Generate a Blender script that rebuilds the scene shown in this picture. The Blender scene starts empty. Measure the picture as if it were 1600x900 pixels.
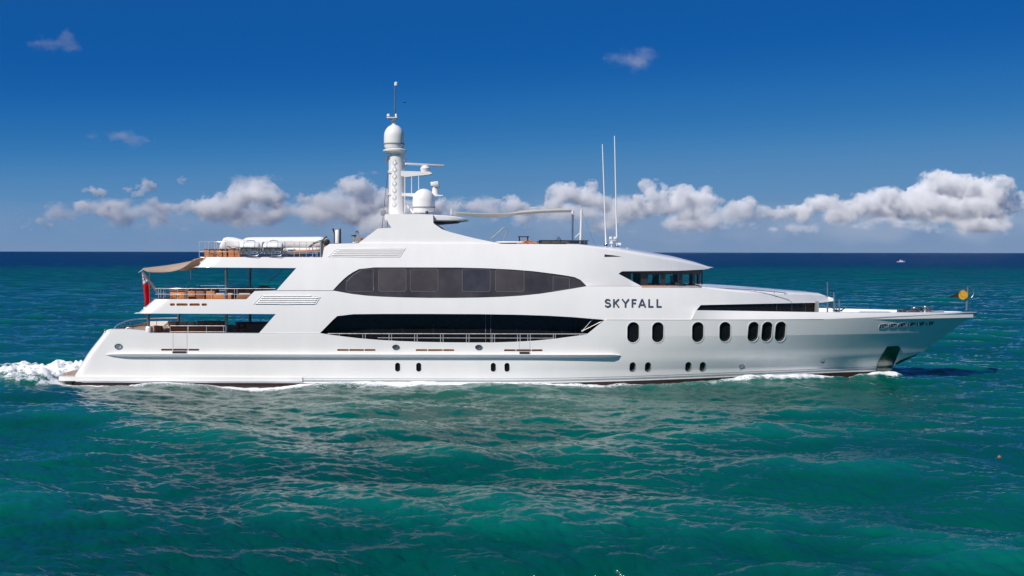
import bpy, bmesh, math, random
import numpy as np
from mathutils import Vector, Matrix
from mathutils.geometry import delaunay_2d_cdt

random.seed(7)
rng = np.random.default_rng(11)
sc = bpy.context.scene
COL = sc.collection

# ------------------------------------------------------------------ camera
F_PX, DIST, CAM_H, HOR = 1860.0, 75.0, 8.35, 394.0
cam = bpy.data.cameras.new('camera')
cam_o = bpy.data.objects.new('camera', cam)
COL.objects.link(cam_o)
cam_o.location = (0, -DIST, CAM_H)
cam_o.rotation_euler = (math.pi / 2, math.radians(-0.09), 0)
cam.sensor_width = 36.0
cam.lens = 36.0 * F_PX / 1600.0
cam.shift_y = -(450.0 - HOR) / 1600.0
cam.clip_start = 0.5
cam.clip_end = 150000.0
sc.camera = cam_o

# ------------------------------------------------------------------ sky
SUN_EL, SUN_AZ = math.radians(42), math.radians(221)      # azimuth clockwise from +Y
world = bpy.data.worlds.new('World')
sc.world = world
world.use_nodes = True
wt = world.node_tree
bg = wt.nodes['Background']
sky = wt.nodes.new('ShaderNodeTexSky')
sky.sky_type = 'NISHITA'
sky.sun_disc = False
sky.sun_elevation = SUN_EL
sky.sun_rotation = SUN_AZ
sky.air_density = 0.2
sky.dust_density = 0.0
sky.ozone_density = 10.0
cur = wt.nodes.new('ShaderNodeRGBCurve')
# polarised, deep tropical blue: a curve per channel (raw sky values), dark ends lifted so the unseen zenith adds fill light
def set_curve(c, pts):
    while len(c.points) > 2:
        c.points.remove(c.points[1])
    c.points[0].location = pts[0]
    c.points[1].location = pts[-1]
    for p in pts[1:-1]:
        c.points.new(*p)
gam = wt.nodes.new('ShaderNodeVectorMath')
gam.operation = 'SCALE'
gam.inputs['Scale'].default_value = 0.1
wt.links.new(sky.outputs[0], gam.inputs[0])
wt.links.new(gam.outputs[0], cur.inputs['Color'])
set_curve(cur.mapping.curves[0], [(0, 0.025), (0.02, 0.012), (0.035, 0.006), (0.056, 0.026), (0.092, 0.094), (0.2, 0.180), (1, 0.2)])
set_curve(cur.mapping.curves[1], [(0, 0.10), (0.084, 0.098), (0.132, 0.156), (0.21, 0.243), (0.42, 0.285), (1, 0.3)])
set_curve(cur.mapping.curves[2], [(0, 0.27), (0.12, 0.32), (0.231, 0.355), (0.355, 0.425), (0.53, 0.48), (0.86, 0.47), (1, 0.47)])
cur.mapping.update()
wt.links.new(cur.outputs[0], bg.inputs[0])
bg.inputs[1].default_value = 1.0

sun = bpy.data.lights.new('sun', 'SUN')
sun.energy = 4.7
sun.angle = math.radians(0.5)
sun.color = (1.0, 0.938, 0.85)
sun_o = bpy.data.objects.new('sun', sun)
COL.objects.link(sun_o)
SUN_DIR = Vector((math.sin(SUN_AZ) * math.cos(SUN_EL), math.cos(SUN_AZ) * math.cos(SUN_EL), math.sin(SUN_EL)))
sun_o.rotation_euler = SUN_DIR.to_track_quat('Z', 'Y').to_euler()

sc.view_settings.view_transform = 'Standard'
sc.view_settings.look = 'None'
sc.view_settings.exposure = 0.0
sc.view_settings.gamma = 1.0
sc.view_settings.use_curve_mapping = False
sc.render.engine = 'CYCLES'
cy = sc.cycles
cy.use_denoising = True
cy.max_bounces = 14
cy.diffuse_bounces = 8
cy.glossy_bounces = 4
cy.transmission_bounces = 6
cy.transparent_max_bounces = 12
cy.volume_bounces = 12
cy.volume_step_rate = 0.7
cy.volume_max_steps = 512
cy.caustics_reflective = False
cy.caustics_refractive = False
cy.sample_clamp_indirect = 6.0

# ------------------------------------------------------------------ helpers: nodes / materials
class NT:
    def __init__(s, tree):
        s.t = tree
    def n(s, typ, ins=None, **props):
        nd = s.t.nodes.new('ShaderNode' + typ)
        for k, v in props.items():
            setattr(nd, k, v)
        for k, v in (ins or {}).items():
            sk = nd.inputs[k]
            if hasattr(v, 'is_linked') or isinstance(v, bpy.types.NodeSocket):
                s.t.links.new(v, sk)
            else:
                sk.default_value = v
        return nd
    def math(s, op, a, b=None, c=None, clamp=False):
        ins = {0: a}
        if b is not None: ins[1] = b
        if c is not None: ins[2] = c
        return s.n('Math', ins, operation=op, use_clamp=clamp).outputs[0]
    def ramp(s, v, lo, hi, a=0.0, b=1.0, smooth=True):
        return s.n('MapRange', {'Value': v, 'From Min': lo, 'From Max': hi, 'To Min': a, 'To Max': b},
                   interpolation_type='SMOOTHSTEP' if smooth else 'LINEAR', clamp=True).outputs[0]
    def mix(s, f, a, b):
        nd = s.n('Mix', None, data_type='RGBA')
        for sk, v in ((nd.inputs[0], f), (nd.inputs[6], a), (nd.inputs[7], b)):
            if isinstance(v, bpy.types.NodeSocket):
                s.t.links.new(v, sk)
            else:
                sk.default_value = v if not isinstance(v, (tuple, list)) or len(v) == 4 else (*v, 1)
        return nd.outputs[2]

def new_mat(name):
    m = bpy.data.materials.new(name)
    m.use_nodes = True
    t = NT(m.node_tree)
    return m, t, m.node_tree.nodes['Principled BSDF']

def c4(c):
    return (*c, 1.0) if len(c) == 3 else c

def simple(name, col, rough=0.4, metal=0.0, var=0.06, scale=3.0, bump=0.0, bscale=40.0, spec=0.5, coat=0.0):
    """principled surface with a slight procedural unevenness of colour and gloss"""
    m, t, p = new_mat(name)
    tc = t.n('TexCoord').outputs['Object']
    nz = t.n('TexNoise', {'Vector': tc, 'Scale': scale, 'Detail': 5.0, 'Roughness': 0.6}).outputs[0]
    k = t.ramp(nz, 0.3, 0.7, 1 - var, 1 + var * 0.4, smooth=False)
    mx = t.n('VectorMath', {0: col, 'Scale': k}, operation='SCALE').outputs[0]
    t.t.links.new(mx, p.inputs['Base Color'])
    r = t.ramp(nz, 0.3, 0.7, max(0.02, rough - 0.06), rough + 0.06, smooth=False)
    t.t.links.new(r, p.inputs['Roughness'])
    p.inputs['Metallic'].default_value = metal
    p.inputs['Specular IOR Level'].default_value = spec
    p.inputs['Coat Weight'].default_value = coat
    p.inputs['Coat Roughness'].default_value = 0.08
    if bump:
        n2 = t.n('TexNoise', {'Vector': tc, 'Scale': bscale, 'Detail': 3.0}).outputs[0]
        b = t.n('Bump', {'Height': n2, 'Strength': bump, 'Distance': 0.02})
        t.t.links.new(b.outputs[0], p.inputs['Normal'])
    return m

# ------------------------------------------------------------------ helpers: objects
def tag(o, label=None, cat=None, group=None, kind=None):
    if label: o['label'] = label
    if cat: o['category'] = cat
    if group: o['group'] = group
    if kind: o['kind'] = kind
    return o

def link_mesh(name, me, mats, parent=None):
    o = bpy.data.objects.new(name, me)
    COL.objects.link(o)
    for m in (mats if isinstance(mats, (list, tuple)) else [mats]):
        me.materials.append(m)
    if parent is not None:
        o.parent = parent
    return o
# ------------------------------------------------------------------ sea
def wave_tile(L, N, lam_lo, lam_hi, lam_peak, wind, spread, rms, seed):
    """one band of a wind sea: height and horizontal (choppy) displacement on a periodic tile"""
    r = np.random.default_rng(seed)
    k1 = 2 * np.pi * np.fft.fftfreq(N, L / N)
    kx, ky = np.meshgrid(k1, k1)
    k = np.hypot(kx, ky)
    k[0, 0] = 1e-6
    lam = 2 * np.pi / k
    kp = 2 * np.pi / lam_peak
    S = np.exp(-1.1 * (kp / k) ** 2) * k ** -3.6
    S *= ((lam < lam_hi) & (lam >= lam_lo))
    ca = (kx * math.cos(wind) + ky * math.sin(wind)) / k
    S *= (0.06 + 0.94 * np.abs(ca) ** spread)
    S[0, 0] = 0
    ph = r.uniform(0, 2 * np.pi, (N, N))
    amp = np.sqrt(S) * np.sqrt(-2 * np.log(r.uniform(1e-6, 1, (N, N))))
    Hk = amp * np.exp(1j * ph)
    h = np.fft.ifft2(Hk).real
    sc_ = rms / h.std()
    dx = np.fft.ifft2(-1j * kx / k * Hk).real
    dy = np.fft.ifft2(-1j * ky / k * Hk).real
    return (np.stack([h, dx, dy], -1) * sc_).astype(np.float32)

def sample_tile(T, L, x, y, rot):
    c, s = math.cos(rot), math.sin(rot)
    N = T.shape[0]
    u = (c * x + s * y) / L * N
    v = (-s * x + c * y) / L * N
    iu = np.floor(u).astype(np.int64); iv = np.floor(v).astype(np.int64)
    fu = (u - iu)[..., None].astype(np.float32); fv = (v - iv)[..., None].astype(np.float32)
    fu = fu * fu * (3 - 2 * fu); fv = fv * fv * (3 - 2 * fv)
    i0, i1, j0, j1 = iu % N, (iu + 1) % N, iv % N, (iv + 1) % N
    r = (T[j0, i0] * (1 - fu) * (1 - fv) + T[j0, i1] * fu * (1 - fv) + T[j1, i0] * (1 - fu) * fv + T[j1, i1] * fu * fv)
    out = r.copy()
    out[..., 1] = c * r[..., 1] - s * r[..., 2]
    out[..., 2] = s * r[..., 1] + c * r[..., 2]
    return out

def sstep(x, a, b):
    t = np.clip((x - a) / (b - a), 0, 1)
    return t * t * (3 - 2 * t)

WIND = math.radians(252)            # the sea runs towards the camera, a little from the right
BANDS = [  # L, N, lo, hi, peak, spread, rms, rot, seed
    (233.0, 512, 6.5, 40.0, 13.0, 3.5, 0.160, 0.00, 3),
    (79.0, 512, 2.2, 6.5, 5.0, 3, 0.062, 0.11, 5),
    (27.0, 512, 0.7, 2.2, 1.9, 3, 0.032, -0.13, 8),
    (9.1, 512, 0.22, 0.7, 0.7, 2.5, 0.0115, 0.21, 9),
]

def hull_wl(x):
    """half beam of the yacht at the waterline, centre line at y = 4.4"""
    t = np.clip((25.3 - x) / 27.0, 0, 1)
    return 4.35 * (1 - (1 - t) ** 2.1) * ((x > -29.2) & (x < 25.6))

def build_sea():
    d0 = 22.0
    ds = [d0]
    while ds[-1] < 2500:
        ds.append(ds[-1] + 0.054 * (ds[-1] / 30.0) ** 1.34)
    while ds[-1] < 70000:
        ds.append(ds[-1] * 1.12)
    ds = np.array(ds)
    nc = 1700
    u = np.linspace(-1, 1, nc)
    u = np.sign(u) * (np.abs(u) * 0.72 + 0.28 * np.abs(u) ** 3)
    half = 9.0 + 0.60 * ds
    X = u[None, :] * half[:, None]
    Y = np.repeat((ds - DIST)[:, None], nc, 1)
    space = np.maximum((half * 2 / nc)[:, None] * 0.9, np.gradient(ds)[:, None]) * np.ones_like(X)
    Z = np.zeros_like(X); DX = np.zeros_like(X); DY = np.zeros_like(X)
    fade_far = 1 - sstep(ds, 260, 1500)[:, None]
    # gusts: patches of calmer and rougher chop
    gust = 0.85 + 0.3 * np.sin(X * 0.031 + 1.3 * np.sin(Y * 0.021)) * np.sin(Y * 0.043 + 0.8)
    for (L, N, lo, hi, pk, sp, rms, rot, seed) in BANDS:
        T = wave_tile(L, N, lo, hi, pk, WIND - rot, sp, rms, seed)
        w = (1 - sstep(space, lo * 0.55, hi * 0.50)) * fade_far
        rows = np.where(w.max(1) > 0.002)[0]
        if len(rows) == 0: continue
        r1 = rows[-1] + 1
        q = sample_tile(T, L, X[:r1], Y[:r1], rot)
        ww = w[:r1] * (gust[:r1] if lo < 3 else 1)
        Z[:r1] += q[..., 0] * ww
        DX[:r1] += q[..., 1] * ww * 0.85
        DY[:r1] += q[..., 2] * ww * 0.85
    # --- the yacht's own waves and foam
    yc = Y - 4.4
    ay = np.abs(yc)
    wl = hull_wl(X)
    off = ay - wl                                    # distance outboard of the waterline
    along = np.clip((25.8 - X) / 55.0, 0, 2)         # 0 at the stem, 1 at the stern
    inx = (X > -29.4) & (X < 26.3)
    e = lambda v, s: np.exp(-(v / s) ** 2)
    # bow wave: a crest hugging the stem that leaves the hull further aft
    sb = 25.9 - X
    crest = 0.25 + 0.13 * np.clip(sb, 0, 40)
    hb = 0.46 * e(sb - 1.0, 1.8) + 0.36 * e(sb - 8.0, 4.5) + 0.24 * e(sb - 17, 8.0)
    bow = hb * np.exp(-(np.clip(off - crest, -9, 99) / (0.42 + 0.025 * np.clip(sb, 0, 40))) ** 2) * sstep(sb, -1.0, 0.6)
    Z += bow
    # shoulder waves along the side
    Z += 0.045 * np.exp(-np.clip(off, 0, 99) / 3.5) * np.sin(X * 0.52 + 0.35 * off) * inx
    # stern: rooster-tail mound and rough wake
    sx = -28.4 - X
    wk = sstep(sx, 0.0, 1.5) * np.exp(-np.clip(sx, 0, 99) / 45.0)
    near = np.where((np.abs(Y - 6) < 60) & (X < -25), 1.0, 0.0)
    l1 = sample_tile(wave_tile(37.0, 512, 0.8, 5.0, 2.6, WIND, 0.6, 1.0, 21), 37.0, X, Y, 0.5)[..., 0] * near
    l2 = sample_tile(wave_tile(13.0, 512, 0.2, 1.0, 0.8, WIND, 0.5, 1.0, 22), 13.0, X, Y, 0.2)[..., 0] * near
    mound = wk * (0.52 * e(ay - 3.2, 2.4) * e(sx - 3.0, 4.0) + 0.34 * e(ay, 4.0) * e(sx - 3, 9.0) + 0.22 * e(ay - 4.6 - 0.20 * sx, 1.8))
    Z += mound * (0.9 + 0.16 * l1 + 0.09 * l2) + 0.05 * wk * e(ay, 6.0) * l1
    foam = np.zeros_like(X)
    foam += 0.78 * np.clip(bow / 0.32, 0, 1.1) * sstep(hb, 0.10, 0.38)
    foam += 0.44 * e(off - 0.2, 0.8) * inx * (sb > 0.3)
    churn = np.exp(-np.clip(off - 0.8, 0, 99) / 3.2) * inx * sstep(sb, 10, 30)
    foam += 0.46 * churn
    lace = np.exp(-np.clip(off - 2.0, 0, 99) / 6.0) * (X > -31) * (X < 26) * sstep(sb, 12, 30)
    foam += 0.10 * lace * (1 - sstep(off, 9, 16))
    foam += wk * (0.46 + 0.30 * l1 + 0.10 * l2) * ( e(ay - 2.0, 4.5) * e(sx - 4, 22))
    foam += 0.55 * wk * e(ay, 5.5 + 0.10 * np.clip(sx, 0, 80))
    X2 = X + DX; Y2 = Y + DY
    nr = len(ds)
    co = np.stack([X2, Y2, Z], -1).reshape(-1, 3).astype(np.float32)
    # a deep flat sheet under and around it all, so that the sea has no edge behind or beside the camera
    B = 90000.0
    co = np.concatenate([co, np.array([[-B, -B, -1.7], [B, -B, -1.7], [B, B, -1.7], [-B, B, -1.7]], np.float32)])
    idx = np.arange(nr * nc).reshape(nr, nc)
    q = np.stack([idx[:-1, :-1], idx[:-1, 1:], idx[1:, 1:], idx[1:, :-1]], -1).reshape(-1, 4)
    q = np.concatenate([q, np.array([[nr * nc, nr * nc + 1, nr * nc + 2, nr * nc + 3]])]).astype(np.int32)
    me = bpy.data.meshes.new('sea')
    me.vertices.add(len(co)); me.vertices.foreach_set('co', co.ravel())
    me.loops.add(q.size); me.loops.foreach_set('vertex_index', q.ravel())
    me.polygons.add(len(q))
    me.polygons.foreach_set('loop_start', np.arange(0, q.size, 4, dtype=np.int32))
    me.polygons.foreach_set('use_smooth', np.ones(len(q), bool))
    me.update(calc_edges=True)
    at = me.attributes.new('foam', 'FLOAT', 'POINT')
    at.data.foreach_set('value', np.concatenate([foam.ravel(), np.zeros(4)]).astype(np.float32))
    return me

def sea_material():
    m, t, p = new_mat('sea_water')
    pos = t.n('NewGeometry').outputs['Position']
    sx = t.n('SeparateXYZ', {0: pos})
    x, y, z = sx.outputs
    at = t.n('Attribute', attribute_name='foam').outputs['Fac']
    # shelf of pale sand under the near water, deep blue offshore
    big = t.n('TexNoise', {'Vector': pos, 'Scale': 0.004, 'Detail': 3.0, 'Distortion': 0.4}).outputs[0]
    yy = t.math('ADD', y, t.math('MULTIPLY', t.math('SUBTRACT', big, 0.5), 320.0))
    deep = t.ramp(yy, 380.0, 720.0)
    mid = t.ramp(yy, 0.0, 260.0)
    patch = t.n('TexNoise', {'Vector': pos, 'Scale': 0.035, 'Detail': 3.0}).outputs[0]
    near = t.mix(t.ramp(patch, 0.35, 0.65), (0.000, 0.052, 0.044), (0.000, 0.082, 0.063))
    c1 = t.mix(mid, near, (0.000, 0.052, 0.062))
    c2 = t.mix(deep, c1, (0.000, 0.014, 0.060))
    # light through thin crests is painted in: lighter green by wave height
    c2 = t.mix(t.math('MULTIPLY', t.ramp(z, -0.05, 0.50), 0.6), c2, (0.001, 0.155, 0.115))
    # foam: broken into lace by two sizes of cells
    st = t.n('Mapping', {'Vector': pos, 'Scale': (0.55, 1.0, 1.0)}).outputs[0]
    n1 = t.n('TexNoise', {'Vector': st, 'Scale': 2.0, 'Detail': 8.0, 'Roughness': 0.72, 'Distortion': 0.9}).outputs[0]
    wp = t.n('VectorMath', {0: st, 1: t.n('VectorMath', {0: t.n('TexNoise', {'Vector': st, 'Scale': 1.6, 'Detail': 3.0}).outputs['Color'], 'Scale': 1.3}, operation='SCALE').outputs[0]}, operation='ADD').outputs[0]
    v1 = t.n('TexVoronoi', {'Vector': wp, 'Scale': 2.4}, feature='DISTANCE_TO_EDGE').outputs['Distance']
    v2 = t.n('TexVoronoi', {'Vector': wp, 'Scale': 7.0}, feature='DISTANCE_TO_EDGE').outputs['Distance']
    lace = t.math('MAXIMUM', t.ramp(v1, 0.20, 0.0), t.math('MULTIPLY', t.ramp(v2, 0.22, 0.0), 0.75))
    tex = t.math('ADD', t.math('MULTIPLY', n1, 0.85), t.math('MULTIPLY', lace, 0.42))
    # whitecaps far off: rare, small
    wc = t.n('TexNoise', {'Vector': t.n('Mapping', {'Vector': pos, 'Scale': (0.13, 0.06, 1.0)}).outputs[0], 'Scale': 1.0, 'Detail': 6.0, 'Roughness': 0.7}).outputs[0]
    wcm = t.math('MULTIPLY', t.ramp(wc, 0.765, 0.80), t.ramp(y, 40.0, 160.0))
    fa = t.math('ADD', at, t.math('MULTIPLY', wcm, 0.8))
    foam = t.ramp(t.math('ADD', tex, fa), 1.06, 1.42)
    foam = t.math('MULTIPLY', foam, t.ramp(fa, 0.05, 0.85, 0.0, 1.0))
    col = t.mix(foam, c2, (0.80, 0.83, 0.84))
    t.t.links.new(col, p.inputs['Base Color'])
    rw = t.ramp(y, 20.0, 400.0, 0.085, 0.34)
    rough = t.math('MAXIMUM', rw, t.math('MULTIPLY', foam, 0.85))
    t.t.links.new(rough, p.inputs['Roughness'])
    p.inputs['IOR'].default_value = 1.333
    t.t.links.new(t.ramp(y, 10.0, 260.0, 0.5, 0.13), p.inputs['Specular IOR Level'])
    # ripples too fine for the mesh
    r1 = t.n('TexNoise', {'Vector': t.n('Mapping', {'Vector': pos, 'Scale': (0.45, 1.3, 1.0), 'Rotation': (0, 0, 0.12)}).outputs[0], 'Scale': 4.0, 'Detail': 7.0, 'Roughness': 0.66}).outputs[0]
    r2 = t.n('TexNoise', {'Vector': t.n('Mapping', {'Vector': pos, 'Scale': (0.55, 1.2, 1.0)}).outputs[0], 'Scale': 0.55, 'Detail': 5.0, 'Roughness': 0.6}).outputs[0]
    b1 = t.n('Bump', {'Height': r1, 'Strength': 1.0, 'Distance': 0.024})
    b2 = t.n('Bump', {'Height': r2, 'Distance': 0.55, 'Strength': t.ramp(y, 40.0, 300.0, 0.0, 0.7), 'Normal': b1.outputs[0]})
    b3 = t.n('Bump', {'Height': foam, 'Strength': 0.6, 'Distance': 0.08, 'Normal': b2.outputs[0]})
    t.t.links.new(b3.outputs[0], p.inputs['Normal'])
    return m

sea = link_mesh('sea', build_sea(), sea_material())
tag(sea, 'emerald green choppy sea with white foam beside the yacht and navy water at the horizon', 'sea', kind='structure')
# ------------------------------------------------------------------ yacht: coordinates are local to its centre line
YC = 4.4                                                  # world y of the centre line

def W(px, py, y=0.0):
    """photo pixel seen at local depth y -> (X, Z)"""
    k = (DIST + YC + y) / F_PX
    return (px - 800.0) * k, CAM_H - (py - HOR) * k

def P(px, py, y=0.0):
    x, z = W(px, py, y)
    return Vector((x, y, z))

def ss(x, a, b):
    t = min(1.0, max(0.0, (x - a) / (b - a)))
    return t * t * (3 - 2 * t)

def lerp(a, b, t):
    return a + (b - a) * t

def interp(x, pts):
    if x <= pts[0][0]: return pts[0][1]
    for (a, va), (b, vb) in zip(pts, pts[1:]):
        if x <= b: return va + (vb - va) * (x - a) / (b - a)
    return pts[-1][1]

def plan(t, n):
    if t < 0: return n * t
    return 1 - (1 - min(1.0, t)) ** n

STEM = [(-1.5, 23.6), (0.0, 25.0), (0.84, 25.55), (1.09, 26.1), (1.6, 27.2), (3.0, 29.15), (4.38, 31.03), (5.5, 32.0)]
def round_end(d, r):
    d = max(0.0, d)
    if d >= r: return 0.0
    return r - math.sqrt(max(0.0, r * r - (r - d) ** 2))

def x_transom(Z):
    return interp(Z, [(-1.5, -28.6), (0.5, -27.8), (1.9, -26.95), (3.26, -25.88)])

def hb_hull(X, Z):
    zk = 3.08
    ze = (zk * 1.16 * (Z / zk) ** 1.35 if Z > 0 else Z * 0.8) if Z < zk else zk * 1.16 + (Z - zk) * 0.30
    L = interp(ze, [(-1.5, 27), (0, 27), (2.0, 25.6), (4.0, 24.5)])
    n = interp(ze, [(-1.5, 2.0), (0, 2.1), (2.0, 2.15), (4.0, 2.45)])
    b = 4.4 * plan((interp(Z, STEM) - X) / L, n)
    b -= 0.10 * ss(-Z, -1.6, 0.6)
    if X < -10: b -= 0.22 * ((-10 - X) / 18.0) ** 2
    b -= round_end(X - x_transom(Z), 0.6)
    if Z > 3.2: b -= 0.05 * (Z - 3.2) * (1 - ss(X, 2, 8))
    zs = interp(X, [(8, 4.08), (20, 4.10), (31, 4.38)])
    if Z > zs: b -= 0.62 * (Z - zs) * ss(X, 11, 15) * (1 - 0.9 * ss(X, 28.5, 31.0))
    return b

def inset(Z):
    d = max(0.0, Z - 3.3)
    return 0.05 * d + 0.030 * d * d

AFT = [(4.3, -24.15), (4.44, -23.97), (5.37, -22.9), (6.0, -22.5), (7.2, -20.8), (7.34, -20.55), (7.99, -19.85), (9, -19.6)]
def hb_main(X, Z):
    hull = hb_hull(min(max(X, -10.0), 31), 3.9)
    trunk = 4.4 * plan((21.45 - 0.2 * (Z - 5) - X) / 14.0, 2.5)
    b = lerp(hull, trunk, ss(Z, 4.45, 5.05) * ss(X, 8, 13))
    b -= inset(Z)
    if X < -10: b -= 0.22 * ((-10 - X) / 18.0) ** 2
    b -= round_end(X - interp(Z, AFT), 1.3)
    return b

def hb_upper(X, Z):
    b = (4.4 - inset(Z)) * plan((13.45 - X) / 11.8, 2.3)
    if X < -10: b -= 0.22 * ((-10 - X) / 18.0) ** 2
    b -= round_end(X - interp(Z, AFT), 1.3)
    return b

def hb_wheel(X, Z):
    return min(hb_upper(X, 7.2) - 0.28, 3.25 * plan((12.75 - X) / 6.8, 2.0))

def S(px, py, hb):
    """photo pixel on the near surface y = -hb(X, Z) -> (X, Z)"""
    y = -4.2
    for _ in range(40):
        x, z = W(px, py, y)
        y = 0.6 * y + 0.4 * -hb(x, z)
    return W(px, py, y)

def densify(pts, step, closed=True):
    out = []
    n = len(pts)
    for i in range(n if closed else n - 1):
        a, b = pts[i], pts[(i + 1) % n]
        k = max(1, int(math.hypot(b[0] - a[0], b[1] - a[1]) / step))
        for j in range(k):
            out.append((a[0] + (b[0] - a[0]) * j / k, a[1] + (b[1] - a[1]) * j / k))
    if not closed: out.append(pts[-1])
    return out

def smooth_poly(pts, it=2):
    """Chaikin corner cutting of an open polyline"""
    for _ in range(it):
        o = [pts[0]]
        for a, b in zip(pts, pts[1:]):
            o.append((a[0] * .75 + b[0] * .25, a[1] * .75 + b[1] * .25))
            o.append((a[0] * .25 + b[0] * .75, a[1] * .25 + b[1] * .75))
        o.append(pts[-1])
        pts = o
    return pts

def px_loop(pts, hb, step=7.0):
    return [S(x, y, hb) for x, y in densify(pts, step)]

def oval(cx, cy, w, h, n=28, lean=0.0):
    """upright pill shape in photo pixels"""
    r = w / 2.0
    s = max(0.0, h / 2.0 - r)
    o = []
    for i in range(n):
        a = 2 * math.pi * i / n
        y = -r * math.sin(a) + (-s if math.sin(a) > 0 else s)
        o.append((cx + r * math.cos(a) - lean * y / h, cy + y))
    return o

def rrect(x0, y0, x1, y1, r, n=4):
    o = []
    for cx, cy, a0 in ((x1 - r, y0 + r, -90), (x1 - r, y1 - r, 0), (x0 + r, y1 - r, 90), (x0 + r, y0 + r, 180)):
        for i in range(n + 1):
            a = math.radians(a0 + 90 * i / n)
            o.append((cx + r * math.cos(a), cy + r * math.sin(a)))
    return o

def inside(p, loop):
    c = False
    x, y = p
    j = len(loop) - 1
    for i in range(len(loop)):
        xi, yi = loop[i]; xj, yj = loop[j]
        if (yi > y) != (yj > y) and x < (xj - xi) * (y - yi) / (yj - yi) + xi:
            c = not c
        j = i
    return c

def surf_normal(hb, X, Z):
    e = 0.015
    dx = (hb(X + e, Z) - hb(X - e, Z)) / (2 * e)
    dz = (hb(X, Z + e) - hb(X, Z - e)) / (2 * e)
    return Vector((-dx, -1.0, -dz)).normalized()

def shell(name, loops, hb, mats, parent, off=0.0, edge=0.10, res=(0.42, 0.26), mirror=True, far_holes=False, extra=()):
    o = skin(name, loops, hb, mats, parent, off, edge, res, -1, extra=extra)
    if mirror:
        skin(name, loops if far_holes else loops[:1], hb, mats, parent, off, edge, (res[0] * 1.6, res[1] * 1.6) if res else None, 1)
    return o

def skin(name, loops, hb, mats, parent, off, edge, res, sgn, edge_mat=0, extra=()):
    """a skin y = -(hb + off) over a side profile with holes: loops[0] is the outline, the others holes (all X, Z).
    Every border is turned inboard by `edge` metres, so the skin has thickness."""
    verts2, edges, faces = [], [], []
    for lp in loops:
        b = len(verts2)
        verts2 += [Vector(p) for p in lp]
        ids = list(range(b, b + len(lp)))
        edges += [(ids[i], ids[(i + 1) % len(ids)]) for i in range(len(ids))]
        faces.append(ids)
    nb = len(verts2)
    if res:
        xs = [p[0] for p in loops[0]]; zs = [p[1] for p in loops[0]]
        barr = np.array([[v.x, v.y] for v in verts2])
        exz = np.array(extra) if len(extra) else None
        row = 0
        z = min(zs) + res[1] * 0.5
        while z < max(zs):
            x = min(xs) + (0.5 if row % 2 else 0.0) * res[0]
            while x < max(xs):
                if exz is not None and np.abs(exz - (x, z)).max(1).min() < 0.09:
                    x += res[0]; continue
                d2 = ((barr - (x, z)) ** 2).sum(1).min()
                if d2 > (0.45 * res[1]) ** 2 and inside((x, z), loops[0]) and not any(inside((x, z), h) for h in loops[1:]):
                    verts2.append(Vector((x, z)))
                x += res[0]
            z += res[1]; row += 1
    for p in extra:
        if inside(p, loops[0]) and not any(inside(p, h) for h in loops[1:]) and ((barr - p) ** 2).sum(1).min() > 0.0009:
            verts2.append(Vector(p))
    vo, eo, fo, ov, oe, of = delaunay_2d_cdt(verts2, edges, faces, 0, 1e-6)
    tris = []
    for f in fo:
        cx = sum(vo[i].x for i in f) / len(f); cz = sum(vo[i].y for i in f) / len(f)
        if inside((cx, cz), loops[0]) and not any(inside((cx, cz), h) for h in loops[1:]):
            tris.append(list(f))
    V, Fc, N, MI = [], [], [], []
    nrm = [surf_normal(hb, v.x, v.y) for v in vo]
    b = len(V)
    for v in vo:
        V.append((v.x, sgn * (hb(v.x, v.y) + off), v.y))
    for f in tris:
        a, c, d = (vo[i] for i in f[:3])
        area = (c.x - a.x) * (d.y - a.y) - (c.y - a.y) * (d.x - a.x)
        ids = [b + i for i in f]
        lst = f
        if (area > 0) == (sgn > 0):
            ids = ids[::-1]; lst = f[::-1]
        Fc.append(ids); MI.append(0)
        N += [(nrm[i].x, nrm[i].y * -sgn, nrm[i].z) for i in lst]
    if edge:
        for li, lp in enumerate(loops):
            n = len(lp)
            ar = sum(lp[i][0] * lp[(i + 1) % n][1] - lp[(i + 1) % n][0] * lp[i][1] for i in range(n))
            for i in range(n):
                p, q = lp[i], lp[(i + 1) % n]
                hp, hq = hb(*p) + off, hb(*q) + off
                ep, eq = min(edge, hp), min(edge, hq)
                k = len(V)
                V += [(p[0], sgn * hp, p[1]), (q[0], sgn * hq, q[1]), (q[0], sgn * (hq - eq), q[1]), (p[0], sgn * (hp - ep), p[1])]
                fl = (ar > 0) == (sgn > 0)
                if li: fl = not fl
                ids = [k, k + 1, k + 2, k + 3] if fl else [k + 3, k + 2, k + 1, k]
                dx, dz = q[0] - p[0], q[1] - p[1]
                s_ = 1 if (ar > 0) else -1
                if li: s_ = -s_
                nn = Vector((dz * s_, 0, -dx * s_))
                nn = nn.normalized() if nn.length > 1e-9 else Vector((0, -1, 0))
                Fc.append(ids); MI.append(edge_mat)
                N += [tuple(nn)] * 4
    me = bpy.data.meshes.new(name)
    me.from_pydata(V, [], Fc)
    me.polygons.foreach_set('use_smooth', np.ones(len(Fc), bool))
    me.polygons.foreach_set('material_index', np.array(MI, np.int32))
    me.update()
    me.normals_split_custom_set(N)
    return link_mesh(name, me, mats, parent)

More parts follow.
